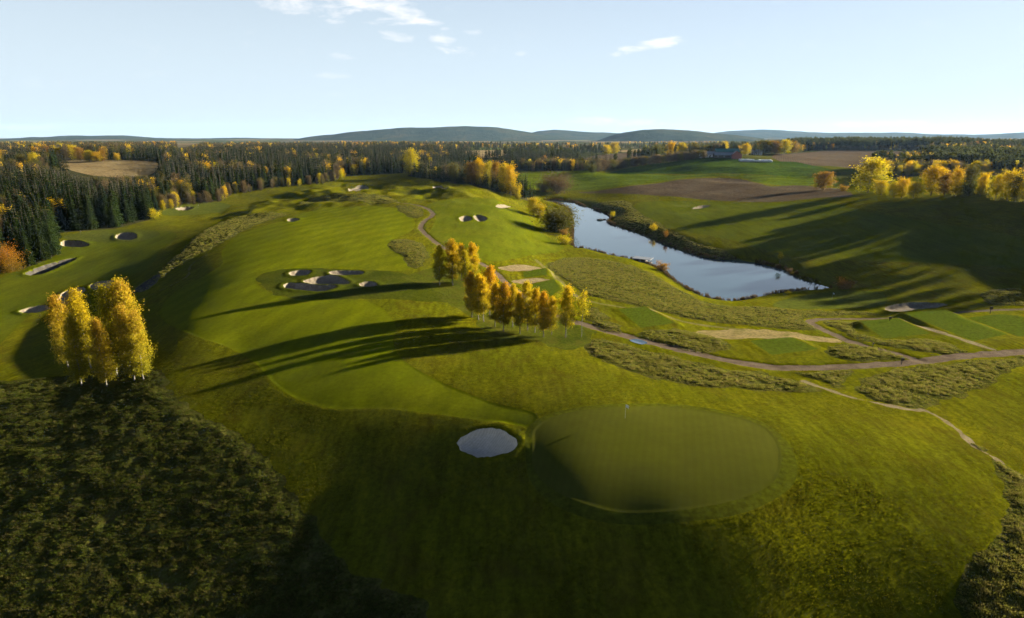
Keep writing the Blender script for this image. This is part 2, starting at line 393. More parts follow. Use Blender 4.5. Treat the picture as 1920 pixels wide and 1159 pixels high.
reg('bare_sand', outline([(965,526),(1000,522),(1038,526),(1030,530),(975,532)], 4, 1.6, 3.0), 'drysand')
reg('bare_sand', outline([(1300,623),(1380,617),(1470,622),(1560,634),(1575,642),(1500,638),(1400,636),(1330,634)], 4, 1.6, 3.0), 'straw')
TALL = [
 [(285,690),(310,722),(350,760),(420,802),(490,842),(530,890),(560,932),(620,1012),(660,1052),(720,1102),(800,1170),(700,1400),(300,1500),(-300,1300),(-500,1000),(-400,760),(-100,728),(0,715),(110,705),(200,690),(255,672)],
 [(1812,828),(1860,872),(1888,930),(1882,982),(1840,1012),(1812,1062),(1804,1170),(1850,1400),(2150,1400),(2300,1100),(2200,930),(2000,905),(1900,880),(1850,842)],
 [(1100,655),(1125,637),(1180,646),(1260,668),(1340,687),(1420,698),(1490,712),(1545,735),(1450,734),(1300,724),(1200,702),(1120,672)],
 [(1617,705),(1690,690),(1800,678),(1920,669),(2100,650),(2100,672),(1930,683),(1870,708),(1800,746),(1720,764),(1645,753),(1613,728)],
 [(1495,700),(1560,697),(1595,696),(1590,712),(1572,726),(1535,715)],
 [(1195,626),(1240,618),(1290,620),(1345,634),(1372,650),(1330,664),(1270,651)],
 [(1548,652),(1590,644),(1640,650),(1695,668),(1680,674),(1600,679),(1555,668)],
 [(1024,496),(1080,482),(1140,489),(1200,503),(1240,518),(1290,550),(1350,572),(1440,576),(1500,582),(1600,584),(1650,590),(1560,593),(1510,598),(1512,606),(1530,620),(1400,611),(1290,598),(1190,572),(1110,556),(1060,527)],
 [(1540,603),(1600,603),(1645,602),(1605,612),(1610,626),(1660,636),(1740,636),(1790,648),(1808,660),(1740,662),(1650,646),(1580,624)],
 [(727,458),(745,449),(775,450),(795,462),(803,480),(790,500),(772,503),(755,482)],
 [(742,385),(775,386),(795,396),(790,408),(770,408),(752,398)],
 [(1838,548),(1880,541),(1960,548),(1980,570),(1900,574),(1850,568)],
 [(228,562),(290,532),(330,502),(395,468),(440,442),(500,415),(545,402),(480,400),(420,415),(372,440),(335,475),(290,515)],
 [(1095,585),(1115,577),(1140,595),(1130,600),(1100,603)],
 [(1105,606),(1140,602),(1165,615),(1172,625),(1140,622)],
 [(560,388),(640,378),(700,384),(745,378),(720,366),(640,362),(580,372)],
 [(1110,383),(1160,376),(1185,380),(1195,396),(1240,420),(1300,450),(1400,480),(1480,500),(1560,535),(1520,528),(1470,506),(1400,492),(1330,486),(1240,458),(1160,428),(1145,412),(1148,404)],
]
for i, pts in enumerate(TALL):
    reg('tall_rough', outline(pts, 4, 1.5 if i < 2 else 1.5, 3.5), 'tall', amp=0.35)
reg('rough_turf', outline([(1000,640),(1060,655),(1100,645),(1105,615),(1060,590),(980,560),(900,520),(830,500),(780,512),(760,520),(820,545),(870,590),(930,630)], 4, 2.0, 5.0), 'turf')
reg('rough_turf', outline([(480,530),(490,514),(540,505),(640,504),(740,510),(790,525),(850,560),(800,566),(737,560),(640,561),(560,559),(510,549)], 4, 2.0, 5.0), 'semi')
reg('fairway', outline([(990,800),(1003,775),(930,757),(850,727),(790,697),(750,670),(737,640),(742,612),(722,582),(690,566),(640,562),(560,560),(510,550),(481,530),(490,514),(540,505),(640,503),(740,508),(772,500),(755,480),(728,458),(745,445),(775,430),(775,410),(750,393),(700,387),(600,390),(540,411),(450,440),(417,470),(418,492),(390,514),(340,540),(310,566),(300,590),(320,611),(370,632),(430,652),(480,682),(510,716),(550,745),(620,766),(700,766),(760,770),(850,781),(940,793)]), 'fairway')
reg('fairway', outline([(-150,700),(-200,640),(-100,565),(0,522),(108,478),(122,447),(200,430),(300,432),(332,442),(300,470),(280,500),(230,521),(120,543),(55,590),(0,645),(-70,700)]), 'fairway2')
reg('fairway', outline([(803,442),(818,405),(803,384),(860,373),(940,381),(985,402),(1000,422),(1030,447),(1058,466),(1000,478),(930,490),(870,479),(822,456)]), 'fairway2')
reg('fairway', outline([(1190,396),(1205,379),(1300,377),(1420,381),(1530,378),(1650,402),(1900,442),(2000,480),(1900,502),(1700,492),(1500,482),(1380,452),(1270,431),(1215,413)]), 'fairway2')
# fields beyond the pond and on the left hill
reg('ploughed_field', outline([(1080,360),(1170,351),(1260,339),(1330,334),(1400,338),(1450,350),(1550,352),(1600,366),(1540,371),(1440,379),(1330,375),(1230,367),(1150,363)]), 'plough')
reg('meadow', outline([(975,326),(1040,322),(1100,321),(1200,327),(1320,327),(1450,330),(1560,331),(1565,350),(1450,347),(1400,335),(1330,331),(1260,337),(1160,350),(1080,357),(1000,353),(970,345)]), 'meadow')
reg('meadow', outline([(1120,327),(1200,311),(1280,300),(1340,294),(1450,302),(1500,305),(1560,318),(1570,330),(1450,329),(1320,326),(1200,326)]), 'meadow2')
reg('ploughed_field', outline([(1455,288),(1560,282),(1690,284),(1760,290),(1650,311),(1550,311),(1470,306)]), 'plough2')
reg('stubble_field', outline([(95,306),(112,302),(150,300),(200,300),(250,301),(292,304),(295,316),(280,328),(240,333),(190,331),(150,324),(115,314)]), 'stubble')
reg('stubble_field', outline([(860,284),(945,281),(950,290),(890,297)]), 'stubble')
reg('ploughed_field', outline([(1080,302),(1130,290),(1190,287),(1200,293),(1130,310)]), 'plough2')
reg('stubble_field', outline([(1150,282),(1290,277),(1310,281),(1180,286)]), 'stubble')

def W(px): return [tuple(p) for p in ground_px(px)]
FOREST_A = Shape(W([(-200,560),(-40,520),(58,502),(107,477),(112,437),(217,429),(280,413),(300,394),(350,381),(415,377),(425,362),(475,358),(517,350),(597,344),(640,331),(755,325)]) + [(-60,800),(-40,1100),(-100,1500),(-800,1600),(-1300,1000),(-900,500)], None, 1)
GROVE = Shape(W([(764,330),(842,341),(880,346),(950,362),(974,373)]) + [(22,470),(-10,600),(-60,720),(-110,760)], None, 1)
DARK_GROVE = Shape([tuple(a) for a in np.stack(pix_plane([925,1000,1115,1120], [318,322,321,322], 0.0), 1)] + [(150,960),(0,960)], None, 1)
RIGHT_BAND = Shape([(330,545),(420,525),(560,490),(720,420),(800,560),(560,720),(400,730)], None, 1)
PINE_LINE = Shape([(470,1120),(700,1060),(1000,980),(1400,900),(1500,1150),(800,1400),(500,1350)], None, 1)
reg('forest_floor', FOREST_A, 'floor'); reg('forest_floor', GROVE, 'floor'); reg('forest_floor', DARK_GROVE, 'floor'); reg('forest_floor', RIGHT_BAND, 'floor'); reg('forest_floor', PINE_LINE, 'floor')

# ------------------------------------------------------------------ full ground height with bunkers, tees, banks
for q in R:
    if q['surf'] == 'tee':
        c = q['shape'].P.mean(0); q['level'] = float(h0(c[:1], c[1:])[0]) + 0.35

def height(x, y, tufts=True):
    x = np.asarray(x, float); y = np.asarray(y, float)
    z = h0(x, y)
    r = np.hypot(x, y)
    # pond basin and bank
    sd = POND(x, y, 16.0)
    bank = ss(0.0, 13.0, sd)
    zb = POND_Z + 0.25 + np.clip(sd, 0, 16) * 0.16
    z = np.where(sd < 16, np.where(sd > 0, np.maximum(zb * (1 - bank) + z * bank, POND_Z + 0.1 * np.clip(sd, 0, 2)), POND_Z + np.maximum(sd * 0.35, -2.0)), z)
    for q in R:
        s = q['surf']
        if s == 'sand':
            sd = q['shape'](x, y, 5.0); D = q['depth']; k = sd < 5
            if not k.any(): continue
            d = sd[k]
            w = 3.0
            inner = D * (0.35 * ss(0.0, 0.45, -d) + 0.65 * ss(0.0, w, -d))
            rim = 0.22 * np.exp(-((d - 0.7) / 0.9) ** 2) * (d > 0) + 0.12 * (d <= 0) * ss(0.6, 0, -d)
            z[k] += rim - inner
        elif s == 'tee':
            sd = q['shape'](x, y, 5.0); k = sd < 3.0
            if not k.any(): continue
            t = ss(3.0, 0.15, sd[k]); z[k] = z[k] * (1 - t) + q['level'] * t
        elif s in ('fairway', 'fairway2', 'green', 'green2'):
            sd = q['shape'](x, y, 2.0); k = sd < 0
            z[k] -= (0.035 if s[0] == 'f' else 0.04) * ss(0.0, 0.45, -sd[k])
        elif s == 'gravel':
            sd = q['shape'](x, y, 5.0); k = sd < 1.5
            z[k] -= 0.16 * ss(0.8, -0.3, sd[k])
        elif s == 'tall' and tufts:
            sd = q['shape'](x, y, 3.0); k = sd < 0
            if not k.any(): continue
            xx, yy = x[k], y[k]
            n = 0.45 + 0.55 * fbm(xx / 1.3, yy / 1.1, 31, 3) + 0.35 * fbm(xx / 4.5, yy / 4.0, 37, 2)
            z[k] += q['amp'] * np.clip(n, 0.05, 1.3) * ss(0.0, 2.2, -sd[k]) * (1 - 0.6 * ss(250, 400, r[k]))
    return z

# ------------------------------------------------------------------ one sheet of ground, cut along the outlines
def fan():
    rr = [3.0, 8.0, 15.0, 22.0, 30.0]; r = 34.0
    while r < 12500:
        rr.append(r)
        r += min(0.20 * (max(r, 48.0) / 60.0) ** 1.55, 420.0)
    rr = np.array(rr)
    fine = np.linspace(-math.radians(47), math.radians(47), 960)
    side = np.linspace(math.radians(47.6), math.radians(180), 34)
    th = np.concatenate([-side[::-1], fine, side])
    T, RR = np.meshgrid(th, rr, indexing='ij')
    V = np.stack([(np.sin(T) * RR).ravel(), (np.cos(T) * RR).ravel()], 1)
    n, m = len(th), len(rr)
    i, j = np.meshgrid(np.arange(n - 1), np.arange(m - 1), indexing='ij')
    a = (i * m + j).ravel(); b = a + 1; c = a + m; d = c + 1
    alt = ((i + j) % 2 == 0).ravel()
    t1 = np.where(alt[:, None], np.stack([a, d, b], 1), np.stack([a, c, b], 1))
    t2 = np.where(alt[:, None], np.stack([a, c, d], 1), np.stack([b, c, d], 1))
    # orient upwards (clockwise theta: swap)
    Tt = np.concatenate([t1, t2])
    p = V[Tt]
    ar = (p[:, 1, 0] - p[:, 0, 0]) * (p[:, 2, 1] - p[:, 0, 1]) - (p[:, 1, 1] - p[:, 0, 1]) * (p[:, 2, 0] - p[:, 0, 0])
    Tt[ar < 0] = Tt[ar < 0][:, ::-1]
    return V, Tt

def cut(V, T, shape):
    mg = (shape.w or 0) + 2.0 + 0.03 * float(np.hypot(*np.maximum(np.abs(shape.lo), np.abs(shape.hi))))
    lo = shape.lo - mg; hi = shape.hi + mg
    fl = (V[:, 0] > lo[0]) & (V[:, 0] < hi[0]) & (V[:, 1] > lo[1]) & (V[:, 1] < hi[1])
    near = fl[T[:, 0]] & fl[T[:, 1]] & fl[T[:, 2]]
    Tn, Tout = T[near], T[~near]
    if len(Tn) == 0: return V, Tn, Tout
    u, inv = np.unique(Tn, return_inverse=True)
    dv = np.full(len(V), 1e9); dv[u] = shape(V[u, 0], V[u, 1], 60.0)
    dv[u] = np.where(np.abs(dv[u]) < 2e-3, 2e-3, dv[u])
    s = dv[Tn] < 0
    cnt = s.sum(1)
    ins = [Tn[cnt == 3]]; outs = [Tout, Tn[cnt == 0]]
    mix = (cnt == 1) | (cnt == 2)
    if mix.any():
        Tm = Tn[mix]; sm = s[mix]; c1 = cnt[mix] == 1
        lone = np.where(c1, sm.argmax(1), (~sm).argmax(1))
        k = np.arange(len(Tm))
        a = Tm[k, lone]; b = Tm[k, (lone + 1) % 3]; c = Tm[k, (lone + 2) % 3]
        E = np.concatenate([np.stack([a, b], 1), np.stack([a, c], 1)]); Es = np.sort(E, 1)
        ue, ie = np.unique(Es, axis=0, return_inverse=True); ie = ie.ravel()
        d0, d1 = dv[ue[:, 0]], dv[ue[:, 1]]
        t = np.clip(d0 / (d0 - d1), 0.02, 0.98)[:, None]
        NV = V[ue[:, 0]] * (1 - t) + V[ue[:, 1]] * t
        base = len(V); V = np.concatenate([V, NV])
        ab = base + ie[:len(Tm)]; ac = base + ie[len(Tm):]
        tri = np.stack([a, ab, ac], 1); q1 = np.stack([ab, b, c], 1); q2 = np.stack([ab, c, ac], 1)
        ins += [tri[c1], q1[~c1], q2[~c1]]; outs += [tri[~c1], q1[c1], q2[c1]]
    return V, np.concatenate(ins), np.concatenate(outs)

def mesh_from(name, V, F, nrm=None, smooth=True):
    me = bpy.data.meshes.new(name)
    n, m = len(V), len(F); k = F.shape[1]
    me.vertices.add(n); me.vertices.foreach_set('co', np.ascontiguousarray(V, np.float32).ravel())
    me.loops.add(m * k); me.loops.foreach_set('vertex_index', np.ascontiguousarray(F, np.int32).ravel())
    me.polygons.add(m); me.polygons.foreach_set('loop_start', np.arange(0, m * k, k, dtype=np.int32))
    me.polygons.foreach_set('loop_total', np.full(m, k, np.int32))
    if smooth: me.polygons.foreach_set('use_smooth', np.ones(m, bool))
    me.update(calc_edges=True)
    if nrm is not None: me.normals_split_custom_set_from_vertices(np.ascontiguousarray(nrm, np.float32).tolist())
    return me

def link(name, me, mat=None, parent=None, loc=None):
    o = bpy.data.objects.new(name, me); COL.objects.link(o)
    if mat is not None and me is not None: me.materials.append(mat)
    if parent is not None: o.parent = parent
    if loc is not None: o.location = loc
    return o
def tag(o, label=None, cat=None, group=None, kind=None):
    for k, v in (('label', label), ('category', cat), ('group', group), ('kind', kind)):
        if v: o[k] = v
    return o

# ------------------------------------------------------------------ procedural materials
def newmat(name):
    m = bpy.data.materials.new(name); m.use_nodes = True
    nt = m.node_tree; nt.nodes.clear()
    return m, nt, nt.nodes, nt.links
def nz(N, L, vec, scale, detail=4.0, rough=0.55, dist=0.0):
    n = N.new('ShaderNodeTexNoise'); n.inputs['Scale'].default_value = scale; n.inputs['Detail'].default_value = detail
    n.inputs['Roughness'].default_value = rough; n.inputs['Distortion'].default_value = dist
    L.new(vec, n.inputs['Vector']); return n.outputs['Fac']
def ramp(N, L, fac, stops):
    r = N.new('ShaderNodeValToRGB'); el = r.color_ramp.elements
    while len(el) < len(stops): el.new(0.5)
    for e, (p, c) in zip(el, stops): e.position = p; e.color = (*c, 1)
    L.new(fac, r.inputs['Fac']); return r.outputs['Color']
def mixc(N, L, fac, a, b, mode='MIX'):
    m = N.new('ShaderNodeMixRGB'); m.blend_type = mode
    for i, v in ((0, fac), (1, a), (2, b)):
        if isinstance(v, (int, float)): m.inputs[i].default_value = v
        elif isinstance(v, tuple): m.inputs[i].default_value = (*v, 1)
        else: L.new(v, m.inputs[i])
    return m.outputs[0]
def math_(N, L, op, a, b=None, clamp=False):
    n = N.new('ShaderNodeMath'); n.operation = op; n.use_clamp = clamp
    for i, v in enumerate((a, b)):
        if v is None: continue
        if isinstance(v, (int, float)): n.inputs[i].default_value = v
        else: L.new(v, n.inputs[i])
    return n.outputs[0]
def mapping(N, L, vec, scale=(1, 1, 1), rot=0.0):
    mp = N.new('ShaderNodeMapping'); mp.inputs['Scale'].default_value = scale; mp.inputs['Rotation'].default_value = (0, 0, rot)
    L.new(vec, mp.inputs['Vector']); return mp.outputs[0]

def ground_mat(name, dark, mid, light, patch=0.06, fine=1.6, bump=0.35, bscale=2.5, bdist=0.12, stripes=None, rough=0.95, brown=None, streak=None, con=1.0):
    m, nt, N, L = newmat(name)
    out = N.new('ShaderNodeOutputMaterial'); b = N.new('ShaderNodeBsdfPrincipled')
    b.inputs['Roughness'].default_value = rough; b.inputs['Specular IOR Level'].default_value = 0.0
    g = N.new('ShaderNodeNewGeometry').outputs['Position']
    f1 = nz(N, L, g, patch, 3.0, 0.6, 0.4)
    f2 = nz(N, L, g, fine, 2.0, 0.7)
    col = ramp(N, L, f1, [(0.30, dark), (0.5, mid), (0.70, light)])
    col = mixc(N, L, 0.75 * con, col, ramp(N, L, f2, [(0.25, (0.45, 0.45, 0.45)), (0.75, (1.5, 1.5, 1.5))]), 'MULTIPLY')
    if brown is not None:
        fb = nz(N, L, g, patch * 2.3, 3.0, 0.65, 0.8)
        col = mixc(N, L, ramp(N, L, fb, [(0.50, (0, 0, 0)), (0.72, (0.85, 0.85, 0.85))]), col, brown)
    if streak is not None:
        st = nz(N, L, mapping(N, L, g, streak[0], streak[1]), 1.0, 3.0, 0.6)
        col = mixc(N, L, 0.8 * con, col, ramp(N, L, st, [(0.3, (0.6, 0.6, 0.6)), (0.7, (1.35, 1.35, 1.35))]), 'MULTIPLY')
    if stripes is not None:
        w = N.new('ShaderNodeTexWave'); w.inputs['Scale'].default_value = stripes[0]; w.inputs['Distortion'].default_value = stripes[3] if len(stripes) > 3 else 1.2; w.inputs['Detail'].default_value = 1.0
        L.new(mapping(N, L, g, (1, 1, 0), stripes[1]), w.inputs['Vector'])
        s = stripes[2]
        col = mixc(N, L, 1.0, col, ramp(N, L, w.outputs['Fac'], [(0.3, (1 - s,) * 3), (0.7, (1 + s,) * 3)]), 'MULTIPLY')
    L.new(col, b.inputs['Base Color'])
    f3 = nz(N, L, g, bscale, 3.0, 0.65)
    f4 = nz(N, L, g, bscale * 0.22, 1.0, 0.5)
    hgt = math_(N, L, 'ADD', f3, math_(N, L, 'MULTIPLY', f4, 1.2))
    bp = N.new('ShaderNodeBump'); bp.inputs['Strength'].default_value = bump; bp.inputs['Distance'].default_value = bdist
    L.new(hgt, bp.inputs['Height']); L.new(bp.outputs['Normal'], b.inputs['Normal'])
    L.new(b.outputs[0], out.inputs['Surface'])
    return m

MAT = {
 'base':    ground_mat('semi_rough_grass', (0.060,0.065,0.0018), (0.078,0.080,0.0022), (0.095,0.090,0.003), 0.05, 1.4, 0.55, 2.6, 0.15, brown=(0.060,0.050,0.004), streak=((0.9,0.16,0.5),0.5)),
 'semi':    ground_mat('rough_ring_grass', (0.030,0.038,0.003), (0.040,0.048,0.004), (0.050,0.053,0.005), 0.09, 1.8, 0.55, 2.6, 0.18),
 'turf':    ground_mat('birch_turf', (0.034,0.044,0.004), (0.050,0.058,0.005), (0.066,0.066,0.008), 0.12, 1.8, 0.7, 1.6, 0.25, brown=(0.058,0.050,0.010)),
 'tall':    ground_mat('tall_rough_grass', (0.030,0.036,0.005), (0.050,0.053,0.009), (0.075,0.070,0.016), 0.25, 2.4, 0.9, 2.0, 0.35, brown=(0.050,0.038,0.013)),
 'fairway': ground_mat('fairway_grass', (0.075,0.088,0.0014), (0.083,0.095,0.0016), (0.091,0.099,0.0018), 0.045, 1.2, 0.25, 2.8, 0.08, stripes=(0.035,0.5,0.07,2.0), streak=((0.35,0.05,0.5),1.2), con=0.5),
 'fairway2':ground_mat('fairway_grass_lower', (0.056,0.070,0.003), (0.067,0.079,0.0035), (0.078,0.085,0.004), 0.05, 1.2, 0.22, 2.4, 0.08, streak=((0.3,0.05,0.5),0.9), con=0.6),
 'green':   ground_mat('putting_green_grass', (0.050,0.054,0.005), (0.053,0.056,0.006), (0.056,0.058,0.007), 0.10, 0.5, 0.05, 3.0, 0.02, stripes=(0.30,0.25,0.025), con=0.2),
 'green2':  ground_mat('putting_green_pale', (0.050,0.062,0.008), (0.058,0.068,0.009), (0.065,0.072,0.011), 0.10, 0.8, 0.10, 3.0, 0.03),
 'collar':  ground_mat('collar_grass', (0.046,0.052,0.003), (0.052,0.057,0.0035), (0.058,0.062,0.004), 0.12, 1.2, 0.2, 3.0, 0.06),
 'tee':     ground_mat('tee_grass', (0.046,0.066,0.004), (0.052,0.071,0.005), (0.058,0.074,0.006), 0.2, 1.5, 0.15, 3.0, 0.05, stripes=(0.45,1.2,0.05)),
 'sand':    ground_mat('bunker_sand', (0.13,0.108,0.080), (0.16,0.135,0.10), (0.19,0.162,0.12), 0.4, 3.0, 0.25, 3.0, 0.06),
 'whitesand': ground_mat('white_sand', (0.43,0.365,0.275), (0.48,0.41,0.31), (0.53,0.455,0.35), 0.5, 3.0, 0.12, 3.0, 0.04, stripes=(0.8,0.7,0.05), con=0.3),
 'shadesand': ground_mat('shaded_sand', (0.040,0.037,0.033), (0.052,0.048,0.042), (0.065,0.06,0.052), 0.4, 3.0, 0.25, 3.0, 0.06),  # mound shadow on two bunkers, painted in as a darker sand colour
 'drysand': ground_mat('dry_sand', (0.11,0.085,0.040), (0.16,0.125,0.065), (0.19,0.15,0.085), 0.3, 2.0, 0.4, 3.0, 0.08),
 'straw':   ground_mat('straw_turf', (0.10,0.090,0.026), (0.16,0.125,0.052), (0.20,0.155,0.07), 0.25, 2.0, 0.4, 3.0, 0.1),
 'worn':    ground_mat('worn_turf', (0.075,0.075,0.018), (0.098,0.088,0.028), (0.12,0.10,0.04), 0.3, 2.0, 0.35, 3.0, 0.08),
 'gravel':  ground_mat('gravel', (0.066,0.050,0.034), (0.092,0.070,0.049), (0.115,0.090,0.064), 0.5, 5.0, 0.35, 6.0, 0.04),
 'dirt':    ground_mat('dirt', (0.10,0.082,0.045), (0.13,0.105,0.06), (0.17,0.14,0.085), 0.4, 4.0, 0.35, 4.0, 0.05),
 'meadow':  ground_mat('winter_crop', (0.052,0.076,0.003), (0.061,0.084,0.0035), (0.069,0.089,0.004), 0.012, 0.3, 0.2, 0.8, 0.2, streak=((0.02,0.15,0.1),0.5)),
 'meadow2': ground_mat('shaded_crop', (0.026,0.050,0.004), (0.032,0.056,0.005), (0.040,0.060,0.005), 0.012, 0.3, 0.25, 0.8, 0.2, streak=((0.02,0.15,0.1),0.5)),  # darker copy of the crop green; shade of the hill slope put into its colour
 'plough':  ground_mat('ploughed_soil', (0.048,0.035,0.022), (0.066,0.049,0.030), (0.085,0.066,0.040), 0.02, 0.6, 0.8, 0.7, 0.5, stripes=(0.16,0.9,0.14,0.6)),
 'plough2': ground_mat('pale_soil', (0.060,0.045,0.030), (0.080,0.060,0.040), (0.10,0.077,0.05), 0.015, 0.4, 0.6, 0.7, 0.4, stripes=(0.12,0.4,0.12,0.6)),
 'stubble': ground_mat('stubble', (0.14,0.10,0.048), (0.175,0.13,0.062), (0.21,0.165,0.08), 0.02, 0.4, 0.3, 0.8, 0.2, stripes=(0.14,0.3,0.06)),
 'floor':   ground_mat('forest_soil', (0.022,0.024,0.010), (0.034,0.034,0.014), (0.05,0.046,0.02), 0.08, 1.0, 0.8, 1.0, 0.4),
}
def far_ground_mat():
    """semi-rough grass near; beyond the course a patchwork of woods and fields"""
    m = MAT['base']; nt = m.node_tree; N, L = nt.nodes, nt.links
    b = [n for n in N if n.type == 'BSDF_PRINCIPLED'][0]
    src = b.inputs['Base Color'].links[0].from_socket
    g = N.new('ShaderNodeNewGeometry').outputs['Position']
    v = N.new('ShaderNodeTexVoronoi'); v.inputs['Scale'].default_value = 0.0028; v.inputs['Randomness'].default_value = 0.9
    L.new(mapping(N, L, g, (1, 0.55, 0)), v.inputs['Vector'])
    sp = N.new('ShaderNodeSeparateColor'); L.new(v.outputs['Color'], sp.inputs[0])
    far = ramp(N, L, sp.outputs[0], [(0.0, (0.035,0.042,0.016)), (0.42, (0.045,0.05,0.018)), (0.5, (0.16,0.125,0.06)), (0.68, (0.09,0.07,0.045)), (0.82, (0.06,0.078,0.018)), (1.0, (0.05,0.045,0.016))])
    fine = nz(N, L, g, 0.03, 3.0, 0.7)
    far = mixc(N, L, 0.8, far, ramp(N, L, fine, [(0.3, (0.5,0.5,0.5)), (0.7, (1.5,1.5,1.5))]), 'MULTIPLY')
    ln = N.new('ShaderNodeVectorMath'); ln.operation = 'LENGTH'; L.new(g, ln.inputs[0])
    mr = N.new('ShaderNodeMapRange'); mr.inputs[1].default_value = 700; mr.inputs[2].default_value = 900
    L.new(ln.outputs['Value'], mr.inputs[0])
    L.new(mixc(N, L, mr.outputs[0], src, far), b.inputs['Base Color'])
far_ground_mat()

def build_ground():
    V, T = fan()
    pieces = []
    for q in R:
        V, ti, T = cut(V, T, q['shape'])
        pieces.append((q, ti))
    pieces.append((dict(name='ground', surf='base', label='rolling grassy ground of the golf course and the land beyond', cat='ground'), T))
    z = height(V[:, 0], V[:, 1])
    V3 = np.concatenate([V, z[:, None]], 1)
    allT = np.concatenate([t for _, t in pieces])
    p = V3[allT]; fn = np.cross(p[:, 1] - p[:, 0], p[:, 2] - p[:, 0])
    nrm = np.zeros_like(V3)
    for k in range(3):
        for c in range(3): nrm[:, c] += np.bincount(allT[:, k], fn[:, c], minlength=len(V3))
    nrm /= np.linalg.norm(nrm, axis=1)[:, None] + 1e-12
    for q, t in pieces:
        if len(t) == 0: continue
        u, inv = np.unique(t, return_inverse=True)
        me = mesh_from(q['name'], V3[u], inv.reshape(t.shape), nrm[u])
        o = link(q['name'], me, MAT['whitesand' if 'round white' in (q.get('label') or '') else 'shadesand' if 'dark bunker' in (q.get('label') or '') else q['surf']])
        tag(o, q.get('label'), q.get('cat'), None, 'structure')
    return V3
GV = build_ground()

def ground_full(px, py):
    x, y = ground_px([(px, py)])[0]
    k = np.linspace(0.8, 1.35, 300); X = x * k; Y = y * k
    dx, dy, dz = pix_dir(px, py); t = Y / dy
    g = CAM_Z + dz * t - height(X, Y, False)
    i = int(np.argmax(g < 0))
    if g[i] >= 0 or i == 0: return float(x), float(y)
    return float(X[i]), float(Y[i])
def hz(x, y): return float(height(np.array([x], float), np.array([y], float), False)[0])

# ------------------------------------------------------------------ pond
def water_mat():
    m, nt, N, L = newmat('pond_water')
    out = N.new('ShaderNodeOutputMaterial'); b = N.new('ShaderNodeBsdfPrincipled')
    b.inputs['Base Color'].default_value = (0.030, 0.055, 0.075, 1); b.inputs['Roughness'].default_value = 0.06
    b.inputs['IOR'].default_value = 1.33; b.inputs['Specular IOR Level'].default_value = 0.5
    g = N.new('ShaderNodeNewGeometry').outputs['Position']
    f = nz(N, L, mapping(N, L, g, (1, 1, 1), 0.4), 0.9, 3.0, 0.6)
    bp = N.new('ShaderNodeBump'); bp.inputs['Strength'].default_value = 0.2; bp.inputs['Distance'].default_value = 0.06
    L.new(f, bp.inputs['Height']); L.new(bp.outputs['Normal'], b.inputs['Normal'])
    L.new(b.outputs[0], out.inputs['Surface'])
    return m
WATER = water_mat()
def build_pond():
    lo, hi = POND.lo - 2, POND.hi + 2
    xs = np.arange(lo[0], hi[0], 3.0); ys = np.arange(lo[1], hi[1], 3.0)
    X, Y = np.meshgrid(xs, ys, indexing='ij'); V = np.stack([X.ravel(), Y.ravel()], 1)
    m = len(ys); i, j = np.meshgrid(np.arange(len(xs) - 1), np.arange(m - 1), indexing='ij')
    a = (i * m + j).ravel()
    T = np.concatenate([np.stack([a, a + m, a + m + 1], 1), np.stack([a, a + m + 1, a + 1], 1)])
    class Grown:
        lo, hi, w = POND.lo - 1.2, POND.hi + 1.2, 0
        def __call__(s, x, y, mg): return POND(x, y, 60.0) - 0.9
    V, ti, to = cut(V, T, Grown())
    u, inv = np.unique(ti, return_inverse=True)
    me = mesh_from('pond_water', np.concatenate([V[u], np.full((len(u), 1), POND_Z)], 1), inv.reshape(ti.shape), None, False)
    tag(link('pond_water', me, WATER), 'calm blue pond winding between the fairways', 'pond', None, 'structure')
build_pond()

# ------------------------------------------------------------------ vegetation: meshes
def leaf_mat(name, trans=0.4, spread=0.5):
    m, nt, N, L = newmat(name)
    out = N.new('ShaderNodeOutputMaterial')
    at = N.new('ShaderNodeAttribute'); at.attribute_name = 'tint'
    oi = N.new('ShaderNodeObjectInfo')
    k = math_(N, L, 'ADD', math_(N, L, 'MULTIPLY', oi.outputs['Random'], spread), 1 - spread / 2)
    hs = N.new('ShaderNodeHueSaturation'); L.new(at.outputs['Color'], hs.inputs['Color']); L.new(k, hs.inputs['Value'])
    L.new(math_(N, L, 'ADD', math_(N, L, 'MULTIPLY', math_(N, L, 'FRACT', math_(N, L, 'MULTIPLY', oi.outputs['Random'], 7.31)), 0.02), 0.49), hs.inputs['Hue'])
    d = N.new('ShaderNodeBsdfDiffuse'); t = N.new('ShaderNodeBsdfTranslucent'); mx = N.new('ShaderNodeMixShader')
    mx.inputs[0].default_value = trans
    L.new(hs.outputs['Color'], d.inputs['Color']); L.new(hs.outputs['Color'], t.inputs['Color'])
    L.new(d.outputs[0], mx.inputs[1]); L.new(t.outputs[0], mx.inputs[2]); L.new(mx.outputs[0], out.inputs['Surface'])
    return m
LEAF = leaf_mat('autumn_leaves', 0.5, 0.3)
NEEDLE = leaf_mat('conifer_needles', 0.08, 0.7)
BLADE = leaf_mat('grass_blades', 0.35, 0.5)
REED = leaf_mat('reed_blades', 0.3, 0.5)
def bark_mat(name, light, dark, sc=(6, 6, 1.2)):
    m, nt, N, L = newmat(name)
    out = N.new('ShaderNodeOutputMaterial'); b = N.new('ShaderNodeBsdfPrincipled'); b.inputs['Roughness'].default_value = 0.85
    tc = N.new('ShaderNodeTexCoord')
    f = nz(N, L, mapping(N, L, tc.outputs['Object'], sc), 1.0, 3.0, 0.7)
    L.new(ramp(N, L, f, [(0.38, dark), (0.52, light)]), b.inputs['Base Color'])
    bp = N.new('ShaderNodeBump'); bp.inputs['Strength'].default_value = 0.4; bp.inputs['Distance'].default_value = 0.03
    L.new(f, bp.inputs['Height']); L.new(bp.outputs[0], b.inputs['Normal']); L.new(b.outputs[0], out.inputs['Surface'])
    return m
